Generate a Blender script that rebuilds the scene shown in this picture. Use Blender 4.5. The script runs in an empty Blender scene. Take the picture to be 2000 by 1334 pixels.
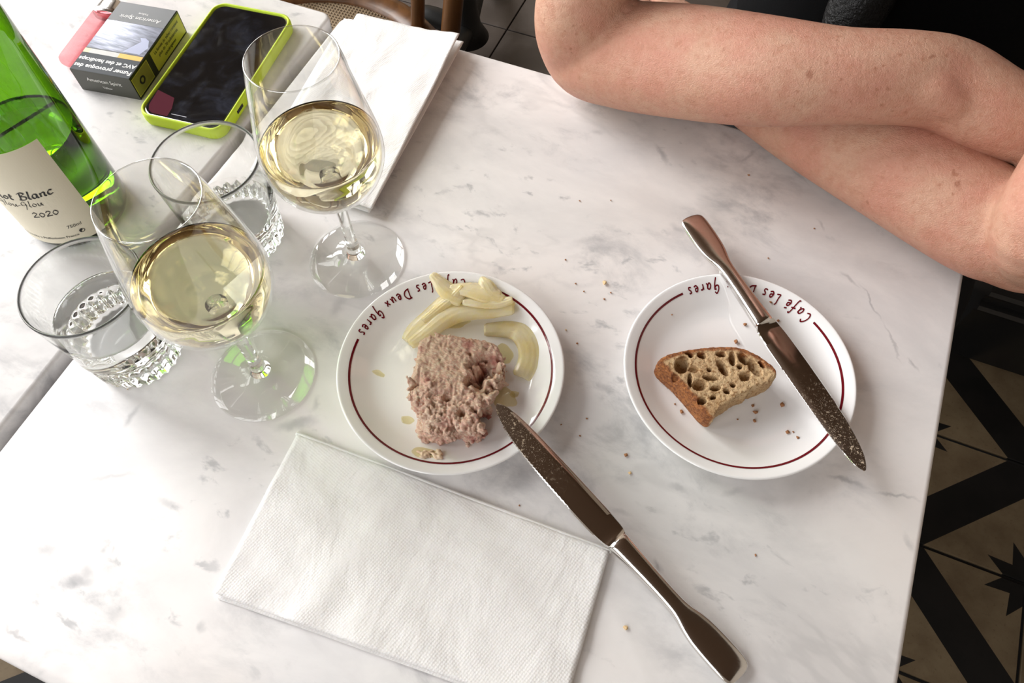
import bpy, bmesh, math, random
import numpy as np
from mathutils import Vector, Matrix, noise as mnoise
random.seed(7)
PI = math.pi
sc = bpy.context.scene
col = sc.collection
TZ = 0.74            # height of the table tops above the floor
# ---------------------------------------------------------------- camera
FPX = 1481.25
CH = 0.465           # camera above the table top
CAMR = Matrix(((0.9214, -0.3345, 0.1978), (0.3885, 0.8073, -0.4442), (-0.0111, 0.4861, 0.8738)))
cd = bpy.data.cameras.new('camera'); cd.sensor_width = 36; cd.lens = FPX / 2000 * 36
cd.clip_start = 0.02; cd.clip_end = 50
cam = bpy.data.objects.new('camera', cd); col.objects.link(cam)
cam.matrix_world = Matrix.Translation((0, 0, TZ + CH)) @ CAMR.to_4x4()
sc.camera = cam
# ---------------------------------------------------------------- world, window light and added fill
w = bpy.data.worlds.new('world'); sc.world = w; w.use_nodes = True
bg = w.node_tree.nodes['Background']; bg.inputs[0].default_value = (0.80, 0.88, 1.0, 1); bg.inputs[1].default_value = 1.0

def window_light(name, x, y, z, sy, sz, power, rot=(0, -PI / 2, 0)):
    ld = bpy.data.lights.new(name, 'AREA'); ld.shape = 'RECTANGLE'; ld.size = sz; ld.size_y = sy
    ld.energy = power; ld.color = (1.0, 0.985, 0.965)
    o = bpy.data.objects.new(name, ld); col.objects.link(o); o.location = (x, y, z); o.rotation_euler = rot
    return o
WX = -2.5            # inner face of the window wall
WIN = [(0.05, 1.42, 1.10, 3.35), (1.60, 2.34, 1.10, 2.50), (-1.60, -0.25, 1.10, 3.35)]     # y0, y1, z0, z1
WPOW = [158, 46, 54]
for (y0, y1, z0, z1), pw in zip(WIN, WPOW):
    window_light('day_and_fill_light', WX - 0.13, (y0 + y1) / 2, (z0 + z1) / 2, y1 - y0 - 0.02, z1 - z0 - 0.02, pw)
FILL_WIN = (-1.7, 0.1, 1.3, 3.3)                      # x0, x1, z0, z1 of an unseen window added behind the camera for fill
o_ = window_light('day_and_fill_light', (FILL_WIN[0] + FILL_WIN[1]) / 2, -2.13, (FILL_WIN[2] + FILL_WIN[3]) / 2, FILL_WIN[3] - FILL_WIN[2] - .02, FILL_WIN[1] - FILL_WIN[0] - .02, 45, (PI / 2, 0, 0))  # fill lamp added behind the camera to brighten arms and napkin
sc.view_settings.view_transform = 'Standard'; sc.view_settings.look = 'None'
sc.view_settings.exposure = 0.0; sc.view_settings.gamma = 1.0; sc.view_settings.use_curve_mapping = False
sc.cycles.use_denoising = True
sc.cycles.max_bounces = 24; sc.cycles.transmission_bounces = 20; sc.cycles.transparent_max_bounces = 24
sc.cycles.diffuse_bounces = 5; sc.cycles.glossy_bounces = 8
sc.cycles.sample_clamp_indirect = 6.0; sc.cycles.blur_glossy = 0.5

# ---------------------------------------------------------------- helpers
def ray(px, py):
    return CAMR @ Vector(((px - 1000) / FPX, -(py - 667) / FPX, -1))
def at(px, py, z=0.0):
    """the point seen at a pixel, at height z above the table top"""
    d = ray(px, py); t = (z - CH) / d.z
    return Vector((d.x * t, d.y * t, TZ + z))
def tp(x, y, z=0.0): return Vector((x, y, TZ + z))
def pxm(p): # metres per pixel at a point
    return -(CAMR.transposed() @ (p - Vector((0, 0, TZ + CH)))).z / FPX

class NT:
    def __init__(s, name):
        s.m = bpy.data.materials.new(name); s.m.use_nodes = True; s.t = s.m.node_tree; s.t.nodes.clear()
        s.out = s.t.nodes.new('ShaderNodeOutputMaterial')
    def put(s, sock, v):
        if isinstance(v, bpy.types.NodeSocket): s.t.links.new(v, sock)
        elif isinstance(v, (tuple, list)) and sock.type == 'RGBA' and len(v) == 3: sock.default_value = (*v, 1)
        else: sock.default_value = v
    def n(s, typ, ins=None, out=0, **props):
        nd = s.t.nodes.new('ShaderNode' + typ)
        for k, v in props.items(): setattr(nd, k, v)
        for k, v in (ins or {}).items(): s.put(nd.inputs[k], v)
        return nd.outputs[out]
    def math(s, op, *a, clamp=False):
        nd = s.t.nodes.new('ShaderNodeMath'); nd.operation = op; nd.use_clamp = clamp
        for i, v in enumerate(a): s.put(nd.inputs[i], v)
        return nd.outputs[0]
    def mix(s, f, a, b, blend='MIX'):
        nd = s.t.nodes.new('ShaderNodeMix'); nd.data_type = 'RGBA'; nd.blend_type = blend
        s.put(nd.inputs[0], f); s.put(nd.inputs[6], a); s.put(nd.inputs[7], b); return nd.outputs[2]
    def ramp(s, f, a, b, lo=0.0, hi=1.0, smooth=True):
        nd = s.t.nodes.new('ShaderNodeMapRange'); nd.clamp = True
        nd.interpolation_type = 'SMOOTHSTEP' if smooth else 'LINEAR'
        s.put(nd.inputs[0], f)
        for i, v in zip((1, 2, 3, 4), (a, b, lo, hi)): nd.inputs[i].default_value = v
        return nd.outputs[0]
    def pos(s): return s.n('NewGeometry', out='Position')
    def obj(s): return s.n('TexCoord', out='Object')
    def mapping(s, v, scale=(1, 1, 1), rot=(0, 0, 0), loc=(0, 0, 0)):
        return s.n('Mapping', {'Vector': v, 'Scale': scale, 'Rotation': rot, 'Location': loc})
    def noise(s, v, scale, detail=3, rough=0.5, dist=0.0, out=0):
        return s.n('TexNoise', {'Vector': v, 'Scale': scale, 'Detail': detail, 'Roughness': rough, 'Distortion': dist}, out=out)
    def bump(s, h, strength=0.3, dist=0.001, normal=None):
        i = {'Height': h, 'Strength': strength, 'Distance': dist}
        if normal is not None: i['Normal'] = normal
        return s.n('Bump', i)
    def bsdf(s, base, rough=0.5, **kw):
        i = {'Base Color': base, 'Roughness': rough}
        i.update({k.replace('_', ' '): v for k, v in kw.items()})
        return s.n('BsdfPrincipled', i)
    def surf(s, sh): s.t.links.new(sh, s.out.inputs[0]); return s.m

def plain(name, c, rough=0.5, **kw):
    t = NT(name); return t.surf(t.bsdf(c, rough, **kw))

def setp(o, label=None, cat=None, group=None, kind=None):
    if label: o['label'] = label
    if cat: o['category'] = cat
    if group: o['group'] = group
    if kind: o['kind'] = kind
    return o
def thing(name, loc, label, cat, group=None):
    o = bpy.data.objects.new(name, None); o.empty_display_size = 0.02; col.objects.link(o); o.location = loc
    return setp(o, label, cat, group)
def origin(o):
    v = Vector((0, 0, 0))
    while o is not None: v += o.location; o = o.parent
    return v
def mk(name, vf, mat, parent=None, org=None, smooth=True, **p):
    """one mesh object from world-space verts and faces"""
    verts, faces = vf[0], vf[1]
    base = origin(parent) if parent else Vector((0, 0, 0))
    org = Vector(org) if org is not None else (base if parent else Vector((0, 0, 0)))
    me = bpy.data.meshes.new(name)
    me.from_pydata([tuple(Vector(v) - org) for v in verts], [], faces); me.validate(); me.update()
    if smooth: me.shade_smooth()
    mats = mat if isinstance(mat, (list, tuple)) else [mat]
    for m in mats: me.materials.append(m)
    if len(vf) > 2 and vf[2] is not None and len(vf[2]) == len(me.polygons):
        me.polygons.foreach_set('material_index', vf[2])
    o = bpy.data.objects.new(name, me); col.objects.link(o)
    o.location = org - base
    if parent: o.parent = parent
    return setp(o, **p)
def sharp(o, deg=35):
    o.data.set_sharp_from_angle(angle=math.radians(deg)); return o
def join(*parts):
    V, F = [], []
    for v, f in parts:
        k = len(V); V += list(v); F += [tuple(i + k for i in q) for q in f]
    return V, F
def xf(vf, mtx): return ([mtx @ Vector(v) for v in vf[0]],) + tuple(vf[1:])
def box(x0, x1, y0, y1, z0, z1):
    v = [(x, y, z) for z in (z0, z1) for y in (y0, y1) for x in (x0, x1)]
    return v, [(0, 2, 3, 1), (4, 5, 7, 6), (0, 1, 5, 4), (2, 6, 7, 3), (0, 4, 6, 2), (1, 3, 7, 5)]
def loft(rings, cap=True, closed=True):
    n = len(rings[0]); V = [Vector(p) for r in rings for p in r]; F = []
    for i in range(len(rings) - 1):
        for j in range(n if closed else n - 1):
            k = (j + 1) % n
            F.append((i * n + j, i * n + k, (i + 1) * n + k, (i + 1) * n + j))
    if cap:
        F.append(tuple(range(n - 1, -1, -1))); b = (len(rings) - 1) * n; F.append(tuple(b + j for j in range(n)))
    return V, F
def lathe(prof, n=64, c=(0, 0, 0), rfun=None):
    """revolve (r, z) points; r = 0 ends become poles.  Profile runs so that normals face out (bottom -> outside -> top)"""
    c = Vector(c); V, F, idx = [], [], []
    for k, (r, z) in enumerate(prof):
        if r < 1e-7: idx.append([len(V)]); V.append(c + Vector((0, 0, z)))
        else:
            row = []
            for j in range(n):
                a = 2 * PI * j / n; rr = r * (rfun(a, k) if rfun else 1)
                row.append(len(V)); V.append(c + Vector((rr * math.cos(a), rr * math.sin(a), z)))
            idx.append(row)
    for a, b in zip(idx, idx[1:]):
        for j in range(n):
            k = (j + 1) % n
            if len(a) == 1 and len(b) == 1: continue
            if len(a) == 1: F.append((a[0], b[k], b[j]))
            elif len(b) == 1: F.append((a[j], a[k], b[0]))
            else: F.append((a[j], a[k], b[k], b[j]))
    return V, F
def crom(pts, per=6, closed=False):
    """Catmull-Rom through tuples/Vectors of any length"""
    P = [np.array(p, float) for p in pts]; n = len(P); out = []
    for i in range(n if closed else n - 1):
        p1, p2 = P[i], P[(i + 1) % n]
        p0 = P[i - 1] if (closed or i > 0) else 2 * p1 - p2
        p3 = P[(i + 2) % n] if (closed or i + 2 < n) else 2 * p2 - p1
        for k in range(per):
            t = k / per
            out.append(0.5 * (2 * p1 + (p2 - p0) * t + (2 * p0 - 5 * p1 + 4 * p2 - p3) * t * t + (3 * p1 - p0 - 3 * p2 + p3) * t ** 3))
    if not closed: out.append(P[-1])
    return out
def frames(path, up=Vector((0, 0, 1))):
    T = [(path[min(i + 1, len(path) - 1)] - path[max(i - 1, 0)]).normalized() for i in range(len(path))]
    s = T[0].cross(up)
    if s.length < 1e-4: s = T[0].cross(Vector((1, 0, 0)))
    s.normalize(); out = []
    for t in T:
        s = (s - t * s.dot(t)).normalized(); out.append((t, s, s.cross(t)))
    return out
def tube(path, radii, n=20, per=6, flat=1.0, dome=True, up=Vector((0, 0, 1))):
    """round limb through points with a radius each, domed ends"""
    data = crom([(*p, r) for p, r in zip(path, radii)], per) if per > 1 else [np.array((*p, r)) for p, r in zip(path, radii)]
    P = [Vector(d[:3]) for d in data]; Rr = [d[3] for d in data]; fr = frames(P, up); rings = []
    def ring(c, s, u, r): return [c + s * (r * math.cos(2 * PI * j / n)) + u * (r * flat * math.sin(2 * PI * j / n)) for j in range(n)]
    if dome:
        t, s, u = fr[0]
        for k in (0.97, 0.8, 0.45): rings.append(ring(P[0] - t * Rr[0] * k, s, u, Rr[0] * math.sqrt(1 - k * k)))
    for p, r, (t, s, u) in zip(P, Rr, fr): rings.append(ring(p, s, u, r))
    if dome:
        t, s, u = fr[-1]
        for k in (0.45, 0.8, 0.97): rings.append(ring(P[-1] + t * Rr[-1] * k, s, u, Rr[-1] * math.sqrt(1 - k * k)))
    return loft(rings)
def rrect(w, h, r, n=6):
    """rounded rectangle outline, counter-clockwise, centred"""
    out = []
    for cx, cy, a0 in ((w / 2 - r, h / 2 - r, 0), (-w / 2 + r, h / 2 - r, 90), (-w / 2 + r, -h / 2 + r, 180), (w / 2 - r, -h / 2 + r, 270)):
        for k in range(n + 1):
            a = math.radians(a0 + 90 * k / n); out.append((cx + r * math.cos(a), cy + r * math.sin(a)))
    return out
def slab(outline, z0, z1, b=0.002, steps=3):
    """vertical prism of an outline, rounded over at top and bottom by b"""
    cx = sum(p[0] for p in outline) / len(outline); cy = sum(p[1] for p in outline) / len(outline)
    n = len(outline)
    nr = []
    for i in range(n):
        a, c = Vector(outline[i - 1]), Vector(outline[(i + 1) % n]); d = (c - a).normalized(); nr.append(Vector((d.y, -d.x)))
    def ins(d, z): return [(p[0] - q.x * d, p[1] - q.y * d, z) for p, q in zip(outline, nr)]
    rings = []
    for k in range(steps + 1):
        a = PI / 2 * k / steps; rings.append(ins(b * (1 - math.sin(a)), z0 + b * (1 - math.cos(a))))
    for k in range(steps + 1):
        a = PI / 2 * k / steps; rings.append(ins(b * (1 - math.cos(a)), z1 - b * (1 - math.sin(a))))
    return loft(rings)
def evaluated(o):
    dg = bpy.context.evaluated_depsgraph_get(); dg.update()
    return bpy.data.meshes.new_from_object(o.evaluated_get(dg))
def voxel(vf, size, smooth=4, fac=0.5):
    """weld overlapping closed shapes into one continuous surface; returns world-space verts and faces"""
    o = mk('tmp', vf, [], smooth=False)
    m = o.modifiers.new('r', 'REMESH'); m.mode = 'VOXEL'; m.voxel_size = size
    if smooth:
        s = o.modifiers.new('s', 'SMOOTH'); s.factor = fac; s.iterations = smooth
    me = evaluated(o); V = [v.co.copy() for v in me.vertices]; F = [tuple(p.vertices) for p in me.polygons]
    old = o.data; bpy.data.objects.remove(o); bpy.data.meshes.remove(me); bpy.data.meshes.remove(old)
    return V, F
def text_vf(body, size=1.0, shear=0.0, align='CENTER', bold=0.0, space=1.0):
    cu = bpy.data.curves.new('t', 'FONT'); cu.body = body; cu.size = size; cu.shear = shear
    cu.align_x = align; cu.offset = bold; cu.space_character = space; cu.resolution_u = 2
    o = bpy.data.objects.new('t', cu); col.objects.link(o)
    me = evaluated(o); V = [v.co.copy() for v in me.vertices]; F = [tuple(p.vertices) for p in me.polygons]
    bpy.data.objects.remove(o); bpy.data.curves.remove(cu); bpy.data.meshes.remove(me)
    return V, F
# small stroke alphabet for handwritten lettering (x to the right, y up, x-height 1)
E_ = [(.1, .45), (.65, .58), (.62, .95), (.3, .95), (.08, .45), (.35, .05), (.85, .22)]
GLYPH = {
 'C': (1.4, [[(1.15, 1.45), (.75, 1.75), (.25, 1.35), (.05, .65), (.4, .05), (1.0, .2)]]),
 'a': (1.1, [[(.8, .9), (.35, 1.0), (.05, .5), (.25, .05), (.6, .3), (.8, .9), (.75, .25), (.98, .08)]]),
 'f': (.95, [[(.05, .75), (.9, .9)], [(1.0, 1.65), (.72, 1.8), (.52, 1.2), (.38, -.55), (.08, -.7)]]),
 'e': (1.0, [E_]), 'é': (1.0, [E_, [(.25, 1.35), (.75, 1.5)]]),
 'L': (.95, [[(.45, 1.8), (.2, 1.5), (.2, .7), (.1, .1), (.5, .12), (.8, .2)]]),
 's': (.95, [[(.8, 1.0), (.3, .92), (.38, .6), (.65, .35), (.5, .05), (.05, .1)]]),
 'D': (1.7, [[(.3, 1.6), (.15, .05)], [(-.05, 1.55), (.8, 1.55), (1.35, .9), (.9, .25), (-.05, .02)]]),
 'u': (1.05, [[(.1, .95), (.15, .2), (.45, .08), (.75, .9), (.8, .3), (.95, .06)]]),
 'x': (1.1, [[(.1, .9), (.5, .45), (.85, .05)], [(.85, .9), (.5, .45), (.1, .05)]]),
 'G': (1.35, [[(1.0, 1.5), (.6, 1.75), (.15, 1.2), (.2, .6), (.7, .6), (1.0, 1.1), (.6, 1.1)], [(1.0, 1.2), (.95, .4), (.55, -.8)]]),
 'r': (.9, [[(.15, .95), (.2, .5), (.2, .05)], [(.2, .55), (.42, .92), (.8, .9)]]),
 'B': (1.3, [[(.42, 1.7), (.32, .9), (.2, .05)], [(-.05, 1.5), (.6, 1.78), (1.05, 1.45), (.45, .95), (1.1, .7), (1.0, .15), (.4, .0), (-.05, .15)]]),
 'l': (.6, [[(.4, 1.9), (.25, 1.0), (.15, .25), (.45, .05)]]),
 'n': (1.15, [[(.15, .95), (.15, .5), (.08, .05)], [(.12, .55), (.5, .95), (.78, .8), (.72, .25), (.98, .06)]]),
 'c': (.95, [[(.78, .85), (.35, .97), (.05, .5), (.28, .05), (.8, .18)]]),
 'o': (1.0, [[(.42, 1), (.05, .5), (.38, .03), (.82, .5), (.45, 1.0)]]),
 't': (.75, [[(.35, 1.5), (.22, .8), (.2, .2), (.55, .08)], [(.0, .98), (.6, 1.0)]]),
 'P': (1.2, [[(.42, 1.7), (.32, .9), (.2, .0)], [(-.05, 1.5), (.6, 1.78), (1.1, 1.4), (.85, .95), (.35, .85)]]),
 'i': (.5, [[(.2, .95), (.15, .3), (.35, .06)], [(.26, 1.35), (.3, 1.45)]]),
 '2': (1.0, [[(.1, .95), (.45, 1.25), (.8, .95), (.45, .5), (.05, .08), (.5, .1), (.95, .1)]]),
 '0': (1.0, [[(.45, 1.1), (.08, .6), (.4, .05), (.88, .55), (.48, 1.1)]]),
 '-': (.7, [[(.05, .5), (.55, .55)]]), ' ': (.7, [])}
def script_strokes(body, space=0.12):
    x, out = 0.0, []
    for ch in body:
        adv, st = GLYPH[ch]
        for s in st: out.append([(x + p[0], p[1]) for p in s])
        x += adv + space
    return out, x - space
def stroke_mesh(strokes, place, width, nib=None, h=0.00012):
    """ribbons along the strokes; place(x, y) gives a surface point and its normal"""
    V, F = [], []
    for s in strokes:
        pts = crom(s, 5); n = len(pts); base = len(V)
        for i, p in enumerate(pts):
            d = pts[min(i + 1, n - 1)] - pts[max(i - 1, 0)]; L = math.hypot(*d) or 1; d = d / L
            nv = np.array((-d[1], d[0]))
            if nib is not None:
                k = abs(nv @ np.array((math.cos(nib), math.sin(nib)))); wd = width * (0.35 + 0.75 * k)
            else: wd = width
            for sg in (-1, 1):
                q = p + nv * sg * wd / 2; c, m = place(q[0], q[1]); V.append(c + m * h)
        for i in range(n - 1): F.append((base + 2 * i, base + 2 * i + 1, base + 2 * i + 3, base + 2 * i + 2))
    return V, F

# ---------------------------------------------------------------- materials
MARKS = [(150, 1135, 36, 16, 0, .75), (165, 1120, 14, 22, 0, .5), (580, 828, 46, 13, -8, .6), (255, 812, 26, 11, -50, .7), (225, 1195, 30, 24, 0, .4), (30, 1240, 45, 4, 32, .7),
 (1292, 302, 34, 8, 65, .7), (1165, 258, 20, 9, 0, .45), (1460, 305, 34, 6, -32, .5), (1288, 1100, 16, 8, 75, .75), (1215, 1000, 26, 8, 20, .4), (1328, 955, 24, 7, 30, .45),
 (1660, 548, 26, 5, 40, .55), (1700, 590, 46, 3, 58, .7), (1745, 668, 52, 3, 64, .55), (1788, 716, 24, 4, 52, .6), (1655, 940, 42, 6, 12, .7), (1755, 972, 48, 4, 12, .6), (1775, 1060, 26, 7, 60, .4),
 (1330, 445, 26, 9, 30, .45), (1150, 470, 40, 10, -10, .35), (620, 790, 20, 9, -70, .4), (660, 600, 30, 16, -60, .45), (90, 1075, 18, 12, 0, .4), (330, 985, 34, 12, 15, .5), (215, 930, 60, 5, -8, .35), (395, 1225, 10, 16, 0, .5), (1560, 345, 30, 4, 50, .4), (1600, 440, 22, 5, 65, .45), (1180, 760, 22, 9, 30, .45), (1430, 960, 30, 10, -15, .35), (60, 640, 40, 16, 0, .3), (1590, 900, 30, 8, 10, .3)]
def marble():
    t = NT('marble'); P0 = t.pos()
    dv = t.n('VectorMath', {0: t.n('VectorMath', {0: t.noise(P0, 45, 4, 0.6, out=1), 1: (.5, .5, .5)}, operation='SUBTRACT'), 'Scale': 0.014}, operation='SCALE')
    PD = t.n('VectorMath', {0: P0, 1: dv}, operation='ADD')
    p = t.mapping(P0, rot=(0, 0, 0.5), scale=(1.0, 1.6, 1.0))
    cloud = t.noise(p, 6.5, 7, 0.62, 0.4)
    c = t.mix(t.ramp(cloud, 0.36, 0.68), (0.83, 0.815, 0.81), (0.68, 0.67, 0.675))
    warm = t.noise(P0, 4.2, 3, 0.5)
    c = t.mix(t.ramp(warm, 0.45, 0.7, 0, 0.30), c, (0.80, 0.71, 0.655))
    where = t.noise(P0, 7.0, 2, 0.5)
    blot = t.noise(p, 17.0, 7, 0.66, 0.35)
    b = t.math('MULTIPLY', t.ramp(blot, 0.47, 0.72), t.ramp(where, 0.34, 0.60))
    c = t.mix(t.math('MULTIPLY', b, 0.85), c, (0.42, 0.42, 0.435))
    sp = t.math('MULTIPLY', t.ramp(t.noise(p, 46.0, 4, 0.6, 0.3), 0.58, 0.72), t.ramp(t.noise(P0, 11, 3), 0.46, 0.62))
    c = t.mix(t.math('MULTIPLY', sp, 0.7), c, (0.37, 0.375, 0.39))
    dn = t.noise(t.mapping(P0, rot=(0, 0, -0.7), scale=(1, 2.0, 1), loc=(3, 1, 0)), 4.5, 5, 0.55, 0.5)
    v2 = t.math('MULTIPLY', t.ramp(t.math('ABSOLUTE', t.math('SUBTRACT', dn, 0.52)), 0.0, 0.030, 1, 0), t.ramp(where, 0.46, 0.62))
    c = t.mix(t.math('MULTIPLY', v2, 0.26), c, (0.42, 0.415, 0.42))
    tot = None
    for px, py, ln, wd, an, k in MARKS:
        q = at(px, py); m = pxm(q); d = at(px + 20 * math.cos(math.radians(an)), py + 20 * math.sin(math.radians(an))) - q
        th = math.atan2(d.y, d.x)
        v = t.n('Mapping', {'Vector': PD, 'Location': tuple(q), 'Rotation': (0, 0, th), 'Scale': (ln * m, wd * m, 0.05)}, vector_type='TEXTURE')
        r = t.ramp(t.n('VectorMath', {0: v}, out='Value', operation='LENGTH'), 0.1, 1.15, k, 0)
        tot = r if tot is None else t.math('MAXIMUM', tot, r)
    c = t.mix(t.math('MULTIPLY', tot, 0.85), c, (0.34, 0.34, 0.355))
    return t.surf(t.bsdf(c, t.ramp(t.noise(P0, 60, 3), 0.3, 0.7, 0.34, 0.44), Specular_IOR_Level=0.32, Subsurface_Weight=0.05, Subsurface_Radius=(0.004, 0.003, 0.003)))
def thin_glass(name, tint=(0.985, 0.988, 0.985), edge=None, power=4.2, f0=0.05):
    """glass wall too thin to bend light: clear through, mirror-like at a slant"""
    t = NT(name); fc = t.n('LayerWeight', {'Blend': 0.5}, out='Facing')
    F = t.math('ADD', f0, t.math('MULTIPLY', 1 - f0, t.math('POWER', fc, power)))
    c = t.mix(t.math('POWER', fc, 3.0), tint, edge) if edge else tint
    tr = t.n('BsdfTransparent', {'Color': c}); gl = t.n('BsdfGlossy', {'Color': (1, 1, 1), 'Roughness': 0.0})
    return t.surf(t.n('MixShader', {0: F, 1: tr, 2: gl}))
def bottle_glass():
    """green bottle wall; the thick punt at the foot lets far less light through"""
    t = NT('green_bottle_glass'); fc = t.n('LayerWeight', {'Blend': 0.5}, out='Facing')
    F = t.math('ADD', 0.05, t.math('MULTIPLY', 0.95, t.math('POWER', fc, 5.0)))
    z = t.n('SeparateXYZ', {0: t.obj()}, 2); c = t.mix(t.ramp(z, 0.010, 0.026, 1, 0), (0.34, 0.60, 0.040), (0.10, 0.16, 0.03))
    c = t.mix(t.math('POWER', fc, 2.6), c, (0.012, 0.045, 0.003))
    return t.surf(t.n('MixShader', {0: F, 1: t.n('BsdfTransparent', {'Color': c}), 2: t.n('BsdfGlossy', {'Color': (1, 1, 1), 'Roughness': 0.0})}))
def real_glass(name, c=(1, 1, 1), ior=1.5, rough=0.0):
    t = NT(name); return t.surf(t.n('BsdfGlass', {'Color': c, 'Roughness': rough, 'IOR': ior}))
def skin():
    t = NT('skin'); p = t.pos()
    c = t.mix(t.ramp(t.noise(p, 26, 4, 0.6), 0.35, 0.68), (0.57, 0.325, 0.225), (0.55, 0.255, 0.18))
    c = t.mix(t.ramp(t.noise(p, 140, 4, 0.65), 0.42, 0.72, 0, 0.55), c, (0.45, 0.195, 0.12))
    c = t.mix(t.ramp(t.noise(p, 520, 3, 0.6), 0.55, 0.75, 0, 0.35), c, (0.68, 0.43, 0.32))
    where = t.ramp(t.noise(p, 17, 3), 0.40, 0.62)
    c = t.mix(t.math('MULTIPLY', t.ramp(t.noise(p, 210, 1, 0.4), 0.66, 0.78, 0, 0.7), where), c, (0.36, 0.14, 0.075))
    c = t.mix(t.math('MULTIPLY', t.ramp(t.noise(p, 75, 2, 0.5), 0.69, 0.77, 0, 0.75), where), c, (0.32, 0.12, 0.065))
    h = t.math('ADD', t.noise(t.mapping(p, scale=(1, 1.8, 1)), 1100, 3, 0.65), t.math('MULTIPLY', t.noise(p, 380, 3, 0.6), 0.9))
    return t.surf(t.bsdf(c, 0.46, Subsurface_Weight=0.10, Subsurface_Radius=(0.008, 0.003, 0.0015), Subsurface_Scale=0.4, Normal=t.bump(h, 0.75, 0.0010)))
def fabric(name, c, scale=900, rough=0.85):
    t = NT(name); h = t.noise(t.pos(), scale, 2)
    return t.surf(t.bsdf(c, rough, Specular_IOR_Level=0.15, Normal=t.bump(h, 0.4, 0.0005)))
def paper_napkin():
    t = NT('napkin_paper'); p = t.mapping(t.pos(), rot=(0, 0, 0.3))
    wv = t.n('TexVoronoi', {'Vector': p, 'Scale': 620.0, 'Randomness': 0.25}, out='Distance')
    wr = t.noise(t.mapping(t.pos(), scale=(1, 0.6, 1)), 22, 4, 0.55, 0.4)
    n1 = t.bump(wr, 0.5, 0.006); n2 = t.bump(wv, 0.30, 0.0007, n1)
    return t.surf(t.bsdf((0.83, 0.82, 0.81), 0.8, Sheen_Weight=0.15, Subsurface_Weight=0.1, Subsurface_Radius=(0.002, 0.0015, 0.001), Normal=n2))
def wood(name, a, b, scale=9, rough=0.35):
    t = NT(name); p = t.mapping(t.obj(), scale=(6, 6, 0.6))
    g = t.noise(p, scale, 5, 0.6, 0.8)
    return t.surf(t.bsdf(t.mix(t.ramp(g, 0.3, 0.7), a, b), rough))
def steel():
    t = NT('steel'); s = t.noise(t.mapping(t.obj(), scale=(40, 400, 40)), 8, 2)
    return t.surf(t.bsdf((0.72, 0.70, 0.68), t.ramp(s, 0.3, 0.7, 0.10, 0.17), Metallic=1.0))
def greasy_steel():
    """blade near the tip: the same steel with flecks and smears of food on it"""
    t = NT('blade_steel'); o = t.n('Attribute', {}, out='Fac', attribute_name='grease')
    p = t.obj(); f1 = t.noise(p, 420, 3, 0.6); f2 = t.noise(p, 1300, 2, 0.6)
    fl = t.math('MULTIPLY', t.math('MAXIMUM', t.ramp(f1, 0.58, 0.68), t.math('MULTIPLY', t.ramp(f2, 0.60, 0.68), 0.8)), o)
    base = t.bsdf((0.62, 0.60, 0.58), t.ramp(o, 0.0, 1.0, 0.08, 0.22), Metallic=1.0)
    sm = t.bsdf((0.62, 0.50, 0.38), 0.35, Subsurface_Weight=0.2, Subsurface_Radius=(0.001, 0.001, 0.001))
    return t.surf(t.n('MixShader', {0: t.math('MULTIPLY', fl, 0.8), 1: base, 2: sm}))
M_MARBLE = marble()
M_IRON = plain('black_iron', (0.008, 0.008, 0.008), 0.45)
M_CLEAR = thin_glass('clear_thin_glass')
M_RIM = real_glass('polished_rim_glass', (0.99, 0.995, 0.995), 1.5, 0.28)
M_BOWL_RIM = thin_glass('bowl_rim_glass', (0.90, 0.91, 0.91), (0.80, 0.82, 0.82), 2.0, 0.22)
M_SOLID = real_glass('clear_solid_glass', (0.985, 0.99, 0.985), 1.5)
M_WINE = real_glass('white_wine', (1.0, 0.962, 0.82), 1.34)
M_WATER_SIDE = real_glass('water_against_glass', (1, 1, 1), 1.333 / 1.5)
M_WATER_TOP = real_glass('water', (1, 1, 1), 1.333)
M_GREEN = bottle_glass()
M_BOTTLE_WINE = real_glass('bottle_wine', (0.93, 0.97, 0.72), 1.34)
M_LABEL = plain('cream_label_paper', (0.72, 0.67, 0.53), 0.55)
M_INK = plain('black_ink', (0.012, 0.011, 0.01), 0.5)
M_PORCELAIN = plain('white_porcelain', (0.84, 0.835, 0.835), 0.10, Coat_Weight=0.4, Coat_Roughness=0.04)
M_RED = plain('burgundy_glaze', (0.13, 0.004, 0.010), 0.12)
M_NAPKIN = paper_napkin()
M_STEEL = steel(); M_BLADE = greasy_steel()
M_SKIN = skin()
M_SHIRT = fabric('black_knit', (0.003, 0.003, 0.0035))
M_TROUSER = fabric('black_trouser_cloth', (0.008, 0.008, 0.009))
M_LIME = plain('lime_silicone', (0.56, 0.74, 0.02), 0.55)
M_PALE_WOOD = wood('bentwood', (0.10, 0.042, 0.014), (0.19, 0.085, 0.03), 6, 0.3)
M_DARK_WOOD = wood('dark_brown_wood', (0.045, 0.017, 0.006), (0.08, 0.032, 0.011), 6, 0.35)
M_BLACK_PAINT = plain('black_gloss_paint', (0.010, 0.010, 0.010), 0.26)

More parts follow.
